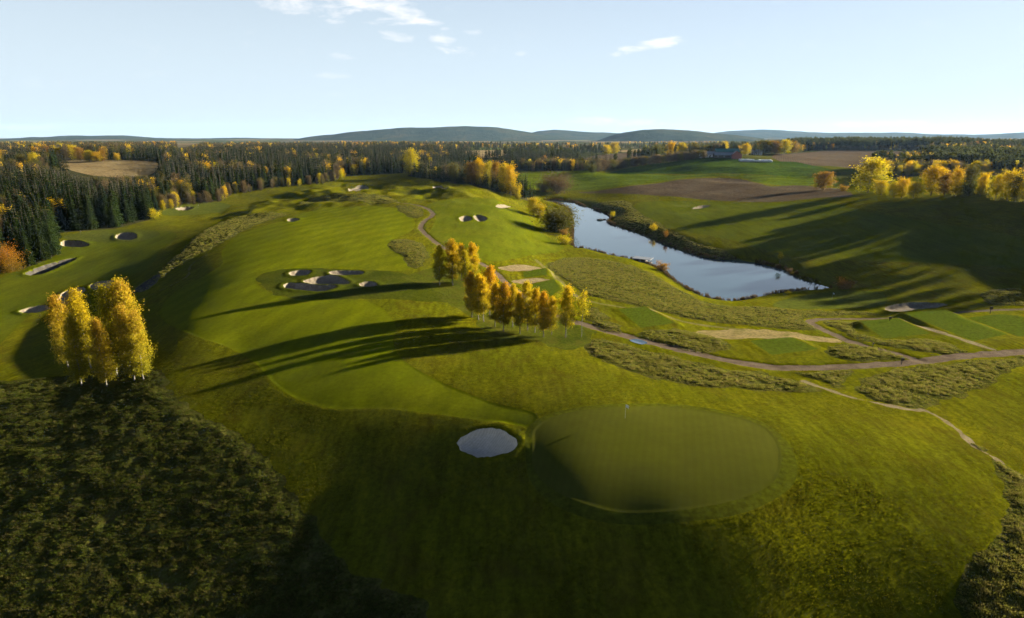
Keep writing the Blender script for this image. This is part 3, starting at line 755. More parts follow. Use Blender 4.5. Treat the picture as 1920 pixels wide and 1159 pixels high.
BIRCH_BARK = bark_mat('birch_bark', (0.15,0.14,0.12), (0.035,0.03,0.027), (2.5, 2.5, 7))
DARK_BARK = bark_mat('dark_bark', (0.075,0.058,0.042), (0.03,0.023,0.017))

def tubes(paths):
    """paths: list of (points (k,3), radii (k), sides)"""
    V = []; F = []; o = 0
    for P, rad, ns in paths:
        P = np.asarray(P, float); k = len(P)
        d = np.gradient(P, axis=0); d /= np.linalg.norm(d, axis=1)[:, None] + 1e-9
        ref = np.where(np.abs(d[:, 2:3]) > 0.9, np.array([[1.0, 0, 0]]), np.array([[0, 0, 1.0]]))
        u = np.cross(d, ref); u /= np.linalg.norm(u, axis=1)[:, None]; v = np.cross(d, u)
        a = np.arange(ns) * 2 * math.pi / ns
        ring = P[:, None] + np.asarray(rad)[:, None, None] * (np.cos(a)[None, :, None] * u[:, None] + np.sin(a)[None, :, None] * v[:, None])
        V.append(ring.reshape(-1, 3))
        i, j = np.meshgrid(np.arange(k - 1), np.arange(ns), indexing='ij')
        A = o + i * ns + j; B = o + i * ns + (j + 1) % ns
        F.append(np.stack([A, B, B + ns, A + ns], -1).reshape(-1, 4)); o += k * ns
    return np.concatenate(V), np.concatenate(F)

def cards(C, size, col, rng, aspect=1.0, up=0.0, out=None):
    n = len(C)
    a = rng.normal(size=(n, 3)); a[:, 2] *= (1 + up * 4); a /= np.linalg.norm(a, axis=1)[:, None]
    if up: a[:, 2] = np.abs(a[:, 2])
    b = rng.normal(size=(n, 3)); b -= (a * b).sum(1)[:, None] * a; b /= np.linalg.norm(b, axis=1)[:, None]
    s = np.asarray(size)[:, None]
    A = a * s * aspect; B = b * s / max(aspect, 1.0) if aspect > 1 else b * s
    V = np.stack([C - A * 0.5, C + B * 0.42 + A * 0.05, C + A * 0.55, C - B * 0.42 + A * 0.05], 1).reshape(-1, 3)
    F = np.arange(4 * n).reshape(n, 4)
    return V, F, np.repeat(col, 4, 0)

def add_tint(me, col):
    at = me.color_attributes.new('tint', 'FLOAT_COLOR', 'POINT')
    c = np.concatenate([np.clip(col, 0, 1), np.ones((len(col), 1))], 1)
    at.data.foreach_set('color', np.ascontiguousarray(c, np.float32).ravel())

def broadleaf(seed, H=12.0, lo=0.25, rad=2.4, nbr=34, nleaf=5200, leaf=0.26, pal=None, shape='birch', trunk_r=0.14, aspect=1.0, up=0.0, clus=0.55, stems=1, bark=None, droop=0.25, sparse=1.0, topc=None):
    rng = np.random.default_rng(seed)
    paths = []; cl = []
    for s in range(stems):
        ang = rng.uniform(0, 6.28); off = 0 if stems == 1 else rng.uniform(0.1, 0.5)
        base = np.array([math.cos(ang) * off * 0.5, math.sin(ang) * off * 0.5, -0.4])
        lean = rng.normal(0, 0.02 if stems == 1 else 0.16, 2) * H
        hs = H * (1 if s == 0 else rng.uniform(0.7, 0.97))
        k = 8; t = np.linspace(0, 1, k)
        st = base[None] + np.stack([lean[0] * t ** 1.3 + rng.normal(0, 0.05, k) * (t > 0) * H / 12, lean[1] * t ** 1.3 + rng.normal(0, 0.05, k) * (t > 0) * H / 12, t * (hs + 0.4)], 1)
        paths.append((st, trunk_r * (1 - 0.93 * t ** 0.9) * (1.0 if stems == 1 else 0.6), 7))
        n_b = nbr // stems
        for i in range(n_b):
            q = (i + rng.uniform(0, 1)) / n_b
            tt = lo + (0.97 - lo) * q
            if shape == 'birch': prof = math.sin(math.pi * min(1, 0.20 + 0.78 * q)) ** 0.75 * (1 - 0.30 * q)
            elif shape == 'round': prof = math.sqrt(max(0.03, 1 - (2 * (q * 0.9 + 0.05) - 1) ** 2))
            elif shape == 'cone': prof = (1 - q) ** 0.8 + 0.12
            else: prof = math.sin(math.pi * min(1, 0.25 + 0.70 * q)) ** 0.6
            p0 = np.array([np.interp(tt, t, st[:, c]) for c in range(3)])
            az = i * 2.399 + rng.uniform(-0.5, 0.5); elv = math.radians(rng.uniform(18, 48) + 22 * q)
            Ln = rad * prof * rng.uniform(0.7, 1.18)
            d = np.array([math.cos(az) * math.cos(elv), math.sin(az) * math.cos(elv), math.sin(elv)])
            u = np.linspace(0, 1, 4)[:, None]
            br = p0 + d * Ln * u / max(math.cos(elv), 0.45) * 0.85 + np.array([0, 0, -1]) * droop * Ln * u ** 2
            paths.append((br, np.array([1, 0.7, 0.4, 0.12]) * trunk_r * 0.28 * (1 - 0.6 * tt), 3))
            for w in (0.35, 0.6, 0.85, 1.05):
                c = br[0] + (br[-1] - br[0]) * w + rng.normal(0, 0.12 * rad / 2.4, 3)
                cl.append((c, 0.6 + prof))
        cl.append((st[-1] - np.array([0, 0, 0.3]), 0.9)); cl.append((st[-2], 1.0))
    V, F = tubes(paths)
    tm = mesh_from('trunk', V, F); tm.materials.append(bark or BIRCH_BARK)
    C = np.array([c for c, _ in cl]); wgt = np.array([w for _, w in cl]); 
    keep = rng.uniform(size=len(C)) < sparse; C = C[keep]; wgt = wgt[keep]; wgt /= wgt.sum()
    ci = rng.choice(len(C), nleaf, p=wgt)
    sp = clus * rad / 2.4
    P = C[ci] + rng.normal(size=(nleaf, 3)) * np.array([sp * 0.75, sp * 0.75, sp * 0.75]) - np.array([0, 0, 1]) * np.abs(rng.normal(size=(nleaf, 1))) * sp * droop * 2
    P[:, 2] = np.maximum(P[:, 2], 0.12 * H * lo + 0.1)
    pl = pal
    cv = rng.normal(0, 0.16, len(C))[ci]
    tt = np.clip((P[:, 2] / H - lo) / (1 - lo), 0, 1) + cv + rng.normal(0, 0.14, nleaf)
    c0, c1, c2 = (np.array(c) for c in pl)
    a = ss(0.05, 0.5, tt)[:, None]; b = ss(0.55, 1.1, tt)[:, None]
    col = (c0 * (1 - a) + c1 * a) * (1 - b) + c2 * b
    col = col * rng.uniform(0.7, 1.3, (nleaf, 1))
    V, F, K = cards(P, leaf * rng.uniform(0.7, 1.3, nleaf), col, rng, aspect, up)
    cm = mesh_from('crown', V, F, None, False); add_tint(cm, K); cm.materials.append(LEAF)
    return tm, cm, float(np.percentile(P[:, 2], 99.3))

def spruce(seed, H=20.0, rad=3.2, whorls=30, nb=9, fine=True, dark=(0.007, 0.013, 0.0035), light=(0.018, 0.026, 0.006)):
    rng = np.random.default_rng(seed)
    t = np.linspace(0, 1, 6); st = np.stack([t * 0, t * 0, -0.5 + t * (H + 0.5)], 1)
    V, F = tubes([(st, 0.24 * (1 - 0.96 * t), 6)])
    tm = mesh_from('trunk', V, F); tm.materials.append(DARK_BARK)
    VV = []; FF = []; KK = []; o = 0
    for w in range(whorls):
        q = (w + rng.uniform(-0.3, 0.3)) / whorls; q = min(max(q, 0), 0.995)
        z = H * (0.06 + 0.94 * q)
        Rr = rad * ((1 - q) ** 0.82) * (0.92 + 0.12 * math.sin(w * 2.1)) + 0.10
        n = max(4, int(nb * (0.55 + 0.45 * (1 - q))))
        for k in range(n):
            az = (k + rng.uniform(-0.35, 0.35)) / n * 2 * math.pi + w * 0.7
            Ln = Rr * rng.uniform(0.72, 1.15)
            c, s = math.cos(az), math.sin(az)
            d = np.array([c, s, 0]); sd = np.array([-s, c, 0])
            dz = -0.30 * Ln - 0.1 if q < 0.8 else 0.12 * Ln
            root = np.array([0, 0, z + 0.25]); tip = root + d * Ln + np.array([0, 0, dz])
            wd = 0.20 * Ln + 0.16
            segs = 3 if fine else 1
            col = np.array(dark) * (1 - 0.5) + np.array(light) * 0.5
            col = (np.array(dark) + (np.array(light) - np.array(dark)) * rng.uniform(0, 1)) * rng.uniform(0.75, 1.25)
            for g in range(segs):
                a0, a1 = g / segs, (g + 1.25) / segs
                p0 = root + (tip - root) * a0; p1 = root + (tip - root) * min(a1, 1.0)
                hw = wd * (1.05 - 0.45 * a0)
                droop = np.array([0, 0, -0.30 * hw - 0.12])
                v = [p0, p1 + sd * hw + droop * rng.uniform(0.6, 1.6), p1 + d * 0.14 * Ln * 0.5, p1 - sd * hw + droop * rng.uniform(0.6, 1.6)]
                VV += v; FF.append((o, o + 1, o + 2, o + 3)); KK += [col * rng.uniform(0.85, 1.15)] * 4; o += 4
                if fine:   # hanging twigs
                    v = [p0 + d * 0.1, p1, p1 + np.array([0, 0, -0.45 * wd - 0.25]), p0 + np.array([0, 0, -0.3 * wd - 0.1])]
                    VV += v; FF.append((o, o + 1, o + 2, o + 3)); KK += [col * 0.9] * 4; o += 4
    VV += [np.array([-0.12, 0, H - 0.9]), np.array([0.12, 0, H - 0.9]), np.array([0.02, 0.02, H + 0.5]), np.array([-0.02, 0.02, H + 0.5])]; FF.append((o, o + 1, o + 2, o + 3)); KK += [np.array(light)] * 4
    cm = mesh_from('crown', np.array(VV), np.array(FF), None, False); add_tint(cm, np.array(KK)); cm.materials.append(NEEDLE)
    return tm, cm, H

def pine(seed, H=18.0, n=900, leaf=0.7):
    return broadleaf(seed, H, 0.45, 2.6, 26, n, leaf, [(0.020,0.026,0.009), (0.030,0.038,0.012), (0.042,0.046,0.014)], 'oval', 0.22, bark=DARK_BARK, clus=0.7, droop=0.05)

GOLD = [(0.18, 0.155, 0.01), (0.36, 0.265, 0.01), (0.46, 0.29, 0.01)]
ORANGE = [(0.22, 0.175, 0.012), (0.38, 0.25, 0.009), (0.42, 0.225, 0.01)]
YELLOW = [(0.17, 0.16, 0.01), (0.3, 0.25, 0.01), (0.36, 0.27, 0.01)]
LEFTG = [(0.17, 0.15, 0.012), (0.29, 0.22, 0.013), (0.32, 0.185, 0.018)]
OLIVE = [(0.04, 0.046, 0.01), (0.062, 0.062, 0.012), (0.085, 0.075, 0.016)]
BROWN = [(0.045, 0.036, 0.02), (0.07, 0.054, 0.027), (0.1, 0.074, 0.034)]
RUST = [(0.12, 0.08, 0.016), (0.18, 0.105, 0.016), (0.21, 0.115, 0.018)]
LIB = {}
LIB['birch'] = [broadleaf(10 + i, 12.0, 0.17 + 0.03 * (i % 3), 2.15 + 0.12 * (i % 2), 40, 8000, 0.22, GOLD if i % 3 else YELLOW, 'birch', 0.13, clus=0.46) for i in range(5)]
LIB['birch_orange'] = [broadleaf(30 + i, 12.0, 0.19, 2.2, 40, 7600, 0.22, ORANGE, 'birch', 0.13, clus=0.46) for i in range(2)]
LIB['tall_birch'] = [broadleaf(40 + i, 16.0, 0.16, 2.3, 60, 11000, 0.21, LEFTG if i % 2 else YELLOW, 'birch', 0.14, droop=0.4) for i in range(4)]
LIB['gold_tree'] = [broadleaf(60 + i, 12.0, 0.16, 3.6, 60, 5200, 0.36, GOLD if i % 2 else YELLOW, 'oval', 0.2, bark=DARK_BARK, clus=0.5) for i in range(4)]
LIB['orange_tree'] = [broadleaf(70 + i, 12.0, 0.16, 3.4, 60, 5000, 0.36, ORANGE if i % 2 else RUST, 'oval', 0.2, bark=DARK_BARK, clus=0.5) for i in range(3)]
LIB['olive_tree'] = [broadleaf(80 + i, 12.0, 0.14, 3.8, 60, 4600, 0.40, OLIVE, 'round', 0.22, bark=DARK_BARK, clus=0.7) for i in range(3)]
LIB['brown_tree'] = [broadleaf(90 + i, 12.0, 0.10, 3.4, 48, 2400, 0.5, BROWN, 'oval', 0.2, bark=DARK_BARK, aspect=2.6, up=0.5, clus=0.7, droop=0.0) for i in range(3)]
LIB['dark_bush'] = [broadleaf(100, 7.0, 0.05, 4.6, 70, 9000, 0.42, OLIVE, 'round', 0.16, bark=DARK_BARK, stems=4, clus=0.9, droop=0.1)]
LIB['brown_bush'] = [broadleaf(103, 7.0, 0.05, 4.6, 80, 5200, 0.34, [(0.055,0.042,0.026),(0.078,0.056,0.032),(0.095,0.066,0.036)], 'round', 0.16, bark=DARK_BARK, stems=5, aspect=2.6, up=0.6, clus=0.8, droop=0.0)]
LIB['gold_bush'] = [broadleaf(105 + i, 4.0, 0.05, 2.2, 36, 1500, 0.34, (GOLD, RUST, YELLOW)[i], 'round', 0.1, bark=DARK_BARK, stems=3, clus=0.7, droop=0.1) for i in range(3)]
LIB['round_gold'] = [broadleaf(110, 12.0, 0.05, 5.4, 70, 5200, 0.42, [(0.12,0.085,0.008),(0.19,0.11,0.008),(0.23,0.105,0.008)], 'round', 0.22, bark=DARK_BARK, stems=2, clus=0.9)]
LIB['spruce'] = [spruce(200 + i, 20.0, 3.0 + 0.25 * (i % 3)) for i in range(5)]
LIB['pine'] = [pine(220 + i) for i in range(3)]
LIB['sapling'] = [broadleaf(120, 7.0, 0.5, 1.2, 22, 900, 0.22, YELLOW, 'oval', 0.05, clus=0.5)]

TREE_TOP = {}
def place(kind, x, y, H, label, group=None, name='tree', cat='tree', wide=1.0, var=None, rot=None, z=None):
    vs_ = LIB[kind]; tm, cm, hb = vs_[var % len(vs_) if var is not None else random.randrange(len(vs_))]
    e = bpy.data.objects.new(name, None); COL.objects.link(e)
    e.empty_display_size = 0.5
    s = H / hb
    e.location = (x, y, (hz(x, y) if z is None else z) - 0.03)
    e.rotation_euler = (0, 0, random.uniform(0, 6.28) if rot is None else rot)
    e.scale = (s * wide, s * wide, s)
    for n, me in (('trunk', tm), ('crown', cm)):
        c = bpy.data.objects.new(n, me); COL.objects.link(c); c.parent = e
    tag(e, label, cat, group)
    return e

def height_from_px(x, y, top_py):
    """tree height whose top, above ground point (x, y), shows on photo row top_py"""
    zz = np.linspace(-12, 60, 1500)
    _, py = project(np.full_like(zz, x), np.full_like(zz, y), zz)
    return float(np.interp(-top_py, -py, zz)) - hz(x, y)

def tree_px(kind, bx, by, ty, label, group=None, name='tree', cat='tree', w=None, var=None, wide=1.0):
    x, y = ground_full(bx, by)
    H = height_from_px(x, y, ty)
    if w:
        hb = LIB[kind][0][2]
        depth = y * math.cos(PITCH) + CAM_Z * math.sin(PITCH)
        wm = w / F_PX * depth
        cr = np.empty(len(LIB[kind][0][1].vertices) * 3, np.float32); LIB[kind][0][1].vertices.foreach_get('co', cr)
        rr = np.percentile(np.hypot(cr[0::3], cr[1::3]), 93)
        wide = float(np.clip(wm / (2 * rr * H / hb), 0.55, 2.0))
    return place(kind, x, y, H, label, group, name, cat, wide, var)

ORD = ['first', 'second', 'third', 'fourth', 'fifth', 'sixth', 'seventh', 'eighth', 'ninth', 'tenth', 'eleventh', 'twelfth', 'thirteenth', 'fourteenth', 'fifteenth', 'sixteenth', 'seventeenth', 'eighteenth']
# centre row of golden birches
CENTRE = [(824,535,461,'birch'),(849,536,450,'birch'),(866,527,457,'birch'),(888,528,456,'birch_orange'),(876,534,470,'birch'),
          (885,595,511,'birch_orange'),(897,600,516,'birch'),(918,592,500,'birch_orange'),(907,604,520,'birch'),(928,613,531,'birch'),(944,622,531,'birch_orange'),(961,613,535,'birch'),(975,626,549,'birch'),(989,620,530,'birch'),(1003,624,541,'birch'),(1019,632,548,'birch_orange'),(1034,628,556,'birch'),(1060,633,537,'birch')]
CENTRE = sorted(CENTRE[:5]) + sorted(CENTRE[5:])
for i, (bx, by, ty, k) in enumerate(CENTRE):
    cl = 'rear clump of birches on the fairway' if i < 5 else 'front row of birches beside the gravel road'
    n = i if i < 5 else i - 5
    tree_px(k, bx, by, ty, 'golden birch, %s from the left in the %s' % (ORD[n], cl), 'golden birches in the middle of the course', 'birch_tree', var=i, wide=1.06)
tree_px('sapling', 1090, 632, 546, 'thin young birch at the right end of the golden row', None, 'birch_tree')
LEFT = [(153,725,594,0),(201,727,600,1),(219,707,538,2),(252,716,575,3),(130,694,556,1),(172,692,545,2),(243,694,527,0),(270,714,585,3),(255,697,530,1)]
for i, (bx, by, ty, v) in enumerate(sorted(LEFT)):
    tree_px('tall_birch', bx, by, ty, 'tall yellow birch, %s from the left in the near left clump' % ORD[i], 'birches of the near left clump', 'birch_tree', var=v, wide=1.12)
# bushes and trees round the pond
for k, bx, by, ty, w, lab, nm in [
    ('dark_bush',1045,434,387,66,'large dark olive bush on the left bank of the pond','bush'),
    ('gold_bush',1060,459,440,24,'small yellow green bush at the pond edge below the dark bush','bush'),
    ('gold_bush',1058,441,428,20,'little brownish bush squeezed between dark bush and water','bush'),
    ('gold_tree',1000,404,371,24,'yellow tree left of the dark bush at the pond head','tree'),
    ('gold_bush',1012,408,378,22,'olive yellow tree just left of the dark pond bush','tree'),
    ('gold_bush',1240,508,489,28,'rusty orange bush on the near bank of the pond','bush'),
    ('gold_bush',1583,542,521,34,'brown orange bush at the right tip of the pond','bush'),
    ('gold_bush',1478,552,545,16,'low yellowish bush on the near right shore of the pond','bush'),
    ('gold_bush',1148,408,396,10,'tiny yellow bush on the far shore near the rocks','bush'),
    ('gold_bush',1226,434,418,15,'small yellow bush on the dark far bank of the pond','bush'),
    ('gold_bush',1248,447,431,10,'small brown bush on the dark far bank of the pond','bush'),
    ('sapling',1462,494,473,12,'small yellow sapling standing in shade on the far bank','tree'),
    ('brown_bush',1045,363,324,62,'big bare brown bush beyond the head of the pond','bush'),
    ('brown_bush',1018,360,341,30,'low brown scrub left of the big bare bush','bush'),
    ('round_gold',25,508,456,50,'round golden tree at the foot of the near left spruces','tree'),
    ('gold_bush',288,411,391,24,'round golden bush at the right end of the near spruce wall','bush')]:
    tree_px(k, bx, by, ty, lab, None, nm, nm, w, var=1 if 'brown' in lab or 'rusty' in lab else 2)
# row along the ridge on the right
ROW = [(1543,357,322,36,'orange_tree'),(1581,358,346,18,'gold_bush'),(1627,361,296,62,'gold_tree'),(1652,366,338,40,'gold_tree'),(1676,371,341,30,'gold_tree'),(1690,372,334,26,'gold_tree'),(1712,372,341,28,'gold_tree'),(1745,367,310,42,'gold_tree'),(1770,367,324,28,'orange_tree'),(1790,368,315,26,'gold_tree'),(1815,368,309,26,'olive_tree'),(1837,368,324,20,'gold_tree'),(1866,377,327,24,'gold_tree'),(1888,377,319,38,'gold_tree'),(1903,379,326,24,'olive_tree'),(1920,381,327,30,'gold_tree')]
for i, (bx, by, ty, w, k) in enumerate(ROW):
    tree_px(k, bx, by, ty, 'autumn %s, %s from the left in the row on the right ridge' % ('bush' if 'bush' in k else 'tree', ORD[i]), 'trees along the right ridge', 'bush' if 'bush' in k else 'tree', 'bush' if 'bush' in k else 'tree', w, var=i)
for i, px in enumerate((1950, 1985, 2030, 2080, 2140, 2200)):
    tree_px('gold_tree', px, 384 + i * 3, 322, 'autumn tree of the right ridge row, beyond the picture edge', 'trees along the right ridge', w=40, var=i)
# orange edge of the grove in the middle distance
for i, (bx, by, ty, w, k) in enumerate([(772,330,279,28,'gold_tree'),(852,342,305,22,'olive_tree'),(884,347,304,26,'orange_tree'),(900,350,297,22,'gold_tree'),(916,354,303,22,'gold_tree'),(930,357,304,24,'orange_tree'),(945,361,308,24,'gold_tree'),(958,368,308,24,'gold_tree'),(970,374,342,14,'gold_bush'),(838,340,310,22,'brown_tree')]):
    tree_px(k, bx, by, ty, ['big bright yellow tree at the left end of the middle grove', 'olive tree at the front of the middle grove', 'orange tree at the front edge of the middle grove, below its spruces', 'tall yellow tree at the right shoulder of the middle grove', 'yellow tree right of the middle grove shoulder', 'orange tree near the right end of the middle grove', 'yellow tree, third from the right end of the middle grove', 'yellow tree, second from the right end of the middle grove', 'small yellow bush at the right foot of the middle grove', 'bare brown tree in the front of the middle grove'][i], 'edge trees of the middle grove', 'tree', 'tree', w, var=i)
# trees round the farm and on the straw hill
for i, (bx, by, ty, w, k) in enumerate([(1232,300,271,24,'olive_tree'),(1258,298,266,22,'gold_tree'),(1277,297,268,20,'gold_tree'),(1304,294,269,26,'olive_tree'),(1325,292,271,18,'olive_tree'),(1343,291,268,22,'brown_tree'),(1357,291,265,14,'gold_tree'),(1398,292,269,18,'gold_tree'),(1432,290,262,30,'olive_tree'),(1452,290,264,22,'orange_tree'),(1470,289,262,24,'gold_tree'),(1486,289,265,20,'orange_tree'),(1151,290,267,20,'gold_tree'),(1137,291,272,18,'gold_tree')]):
    tree_px(k, bx, by, ty, 'autumn tree by the farm, %s from the left' % ORD[i] if i < 12 else '%s of two yellow trees alone on the far fields' % ('right' if i == 12 else 'left'), 'trees round the farm' if i < 12 else 'lone far field trees', 'tree', 'tree', w, var=i)
HILLT = [(8,304,281,34,'gold_tree'),(-20,304,284,34,'orange_tree'),(32,303,284,20,'brown_tree'),(55,303,287,18,'olive_tree'),(70,302,275,18,'orange_tree'),(90,302,274,20,'orange_tree'),(110,301,276,22,'gold_tree'),(124,301,274,18,'brown_tree'),(138,300,272,20,'gold_tree'),(152,301,276,22,'orange_tree'),(168,302,282,24,'gold_tree'),(182,303,284,22,'gold_tree'),(193,302,279,16,'orange_tree'),(220,301,287,12,'gold_tree')]
for i, (bx, by, ty, w, k) in enumerate(sorted(HILLT)):
    tree_px(k, bx, by + 1, ty, 'autumn tree behind the straw field, %s from the left' % ORD[i], 'trees on the straw hill', 'tree', 'tree', w, var=i)
# hedge along the foot of the green hill
for i in range(26):
    t = i / 25
    bx = 1112 + 205 * t + random.uniform(-3, 3); by = 324 - 27 * t ** 0.9
    tree_px('brown_tree' if i % 4 else 'olive_tree', bx, by, by - random.uniform(15, 24) * (1 - 0.25 * t), 'bare brown hedgerow tree along the left edge of the green hill', 'hedgerow beside the green hill', 'tree', 'tree', 16, var=i)

# ------------------------------------------------------------------ forests
def scatter_poly(shape, step, thin=0.0):
    lo, hi = shape.lo, shape.hi
    xs = np.arange(lo[0], hi[0], step); ys = np.arange(lo[1], hi[1], step)
    X, Y = np.meshgrid(xs, ys); X = X.ravel() + RNG.uniform(-0.45, 0.45, X.size) * step; Y = Y.ravel() + RNG.uniform(-0.45, 0.45, Y.size) * step
    r = np.hypot(X, Y)
    k = (Y > 60) & (np.abs(np.arctan2(X, Y)) < math.radians(46))
    if thin: k &= RNG.uniform(size=len(X)) < np.clip((thin / r) ** 1.3, 0.12, 1)
    X, Y = X[k], Y[k]
    k = shape(X, Y, 10.0) < -1.0
    return X[k], Y[k]
STRAW = [q['shape'] for q in R if q['surf'] in ('stubble', 'plough2', 'meadow', 'meadow2', 'plough')]
cand = []   # x, y, H, kind
def mass(shape, step, frac, hmul=1.0, thin=0.0, seed=50, decid=('gold_tree', 'olive_tree', 'olive_tree', 'brown_tree', 'brown_tree'), conifer='spruce', edge=0.0):
    X, Y = scatter_poly(shape, step, thin)
    k = np.ones(len(X), bool)
    for s in STRAW: k &= s(X, Y, 5.0) > 3.0
    X, Y = X[k], Y[k]
    n = fbm(X / 60, Y / 60, seed, 2) * 0.9 + 0.5 + RNG.uniform(-0.25, 0.25, len(X))
    sd = -shape(X, Y, 10.0)
    Z = height(X, Y, False)
    for x, y, z, q, d in zip(X, Y, Z, n, sd):
        fr = frac * (0.3 if (shape is FOREST_A and math.hypot(x, y) < 520) else 1.0)
        dec = q < fr or (edge and d < edge and RNG.uniform() < 0.75)
        if dec: cand.append([x, y, z, RNG.uniform(9, 15) * hmul * (0.75 if d < edge else 1.0), decid[RNG.integers(len(decid))]])
        else: cand.append([x, y, z, RNG.uniform(15, 23) * hmul, conifer])
mass(FOREST_A, 5.2, 0.11, 1.0, 430.0, 50)
mass(GROVE, 5.0, 0.05, 0.80, 0, 51)
mass(DARK_GROVE, 6.5, 0.12, 0.85, 0, 52)
mass(RIGHT_BAND, 6.0, 0.62, 0.85, 0, 53, ('gold_tree', 'gold_tree', 'olive_tree', 'brown_tree'), 'pine')
RIGHT_EDGE = Shape([(282,335),(292,285),(325,235),(420,250),(430,410),(335,400)], None, 1)
mass(RIGHT_EDGE, 5.5, 0.6, 0.9, 0, 55, ('gold_tree', 'olive_tree', 'brown_tree'), 'pine')
mass(PINE_LINE, 9.0, 0.14, 1.0, 0, 54, ('gold_tree', 'orange_tree', 'brown_tree'), 'pine')
# brown shrubs along the edge of the left forest
_e = ground_px([(300,396),(350,383),(415,378),(427,364),(475,360),(517,352),(597,346),(640,333)])
for a, b in zip(_e[:-1], _e[1:]):
    n = max(3, int(np.hypot(*(b - a)) / 4.0))
    for t in (np.arange(n) + 0.5) / n:
        p = a + (b - a) * t + RNG.normal(0, 2.0, 2)
        cand.append([p[0], p[1], hz(*p), RNG.uniform(5, 10), ('brown_tree', 'brown_tree', 'olive_tree', 'gold_tree', 'brown_tree')[RNG.integers(5)]])
# woods between the far fields
def far_woods():
    for _ in range(1):
        n = 30000
        r = np.exp(RNG.uniform(math.log(850), math.log(5200), n)); th = RNG.uniform(-math.radians(43), math.radians(43), n)
        X, Y = np.sin(th) * r, np.cos(th) * r
        wood = fbm(X / 340, Y / 150, 71, 3)
        k = wood > -0.05
        for s in STRAW: k &= s(X, Y, 40.0) > 12.0
        for s in (FOREST_A,): k &= s(X, Y, 5.0) > 0
        X, Y = X[k], Y[k]; Z = height(X, Y, False)
        sp = fbm(X / 130, Y / 130, 77, 2) + RNG.uniform(-0.3, 0.3, len(X))
        for x, y, z, q in zip(X, Y, Z, sp):
            if q > -0.2: cand.append([x, y, z, RNG.uniform(13, 21), 'spruce' if RNG.uniform() < 0.7 else 'pine'])
            else: cand.append([x, y, z, RNG.uniform(9, 15), ('gold_tree', 'orange_tree', 'olive_tree', 'olive_tree', 'brown_tree', 'brown_tree')[RNG.integers(6)]])
far_woods()

def sort_forest():
    A = np.array([[c[0], c[1], c[2], c[3]] for c in cand]); kinds = [c[4] for c in cand]
    px, ty = project(A[:, 0], A[:, 1], A[:, 2] + A[:, 3])
    _, by = project(A[:, 0], A[:, 1], A[:, 2])
    r = np.hypot(A[:, 0], A[:, 1])
    # canopy line of the photograph: trees that would rise above it grow shorter
    cx = [-400, 0, 90, 130, 160, 285, 300, 330, 380, 800, 1000, 1450, 1500, 1800, 1850, 2300]
    cy_ = [296, 300, 308, 322, 331, 331, 300, 282, 268, 266, 268, 266, 257, 257, 262, 262]
    ceil = np.interp(px, cx, cy_) + RNG.uniform(-3, 5, len(px))
    bad = (ty < ceil) & ~((r > 690) & (px < 330))
    bad2 = (r > 690) & (px < 330) & (ty < 264)
    # shorten
    newH = A[:, 3].copy()
    f = (by - ceil) / np.maximum(by - ty, 0.1)
    newH[bad] = A[bad, 3] * f[bad]
    ok = ((newH > 4.0) | ~bad) & ~bad2
    ty = np.where(bad, ceil, ty)
    order = np.argsort(r)
    sky = np.full(560, 1200.0)
    size = np.zeros(len(r)); show = np.zeros(len(r), bool)
    for i in order:
        if not ok[i]: continue
        h = by[i] - ty[i]; w = max(1.0, h * (0.30 if kinds[i] in ('spruce', 'pine') else 0.55))
        a = int((px[i] - w / 2 + 160) / 4); b = int((px[i] + w / 2 + 160) / 4) + 1
        if b < 3 or a >= 556: continue
        a = max(a, 0); b = min(b, 560)
        vis = (sky[a:b] - ty[i]).max()
        if vis < -4: continue
        show[i] = True; size[i] = max(0.0, min(vis, h)) * w
        m_ = (a + b) // 2; sky[max(m_ - (b - a) // 4, 0):m_ + (b - a) // 4 + 1] = np.minimum(sky[max(m_ - (b - a) // 4, 0):m_ + (b - a) // 4 + 1], ty[i] + h * 0.25)
    return A, kinds, newH, show, size, px
FA, FK, FH, FSHOW, FSIZE, FPX = sort_forest()
DESC = {'spruce': ('spruce_tree', 'dark green spruce'), 'pine': ('pine_tree', 'tall dark pine'), 'gold_tree': ('tree', 'yellow autumn tree'), 'orange_tree': ('tree', 'orange autumn tree'), 'olive_tree': ('tree', 'olive green broadleaf tree'), 'brown_tree': ('tree', 'bare brown broadleaf tree')}
def forest_area(x, y, px):
    r = math.hypot(x, y)
    if px < 300 and r < 560:
        front = -FOREST_A(np.array([x]), np.array([y]), 10.0)[0] < 9.0
        return 'in the front row of the tall forest at left' if front else 'deeper in the tall forest at the left edge'
    if px < 770 and r < 900: return 'in the forest beyond the main fairway'
    if px < 985 and r < 800: return 'in the middle grove beyond the winding path'
    if px < 1130 and r < 1000: return 'in the dark grove behind the sunlit meadow'
    if px > 1600 and r < 800: return 'in the wood behind the right ridge'
    if px > 1400 and r < 1600: return 'in the dark wood line beyond the brown field'
    return 'in the far woods below the hills'
rest = {}
for fam, kinds_ in (('conifer', ('spruce', 'pine')), ('broad', ('gold_tree', 'orange_tree', 'olive_tree', 'brown_tree'))):
    idx = [i for i in range(len(FK)) if FSHOW[i] and FK[i] in kinds_]
    idx.sort(key=lambda i: -FSIZE[i])
    lim = 300 if fam == 'conifer' else 240
    for i in idx[:lim]:
        nm, ds = DESC[FK[i]]
        ar = forest_area(FA[i, 0], FA[i, 1], FPX[i])
        place(FK[i], FA[i, 0], FA[i, 1], FH[i], ds + ' ' + ar, ds + 's ' + ar, nm, 'tree', 1.0 * random.uniform(0.85, 1.15), z=FA[i, 2] - 0.2)
    for i in idx[lim:]: rest.setdefault(FK[i], []).append(i)

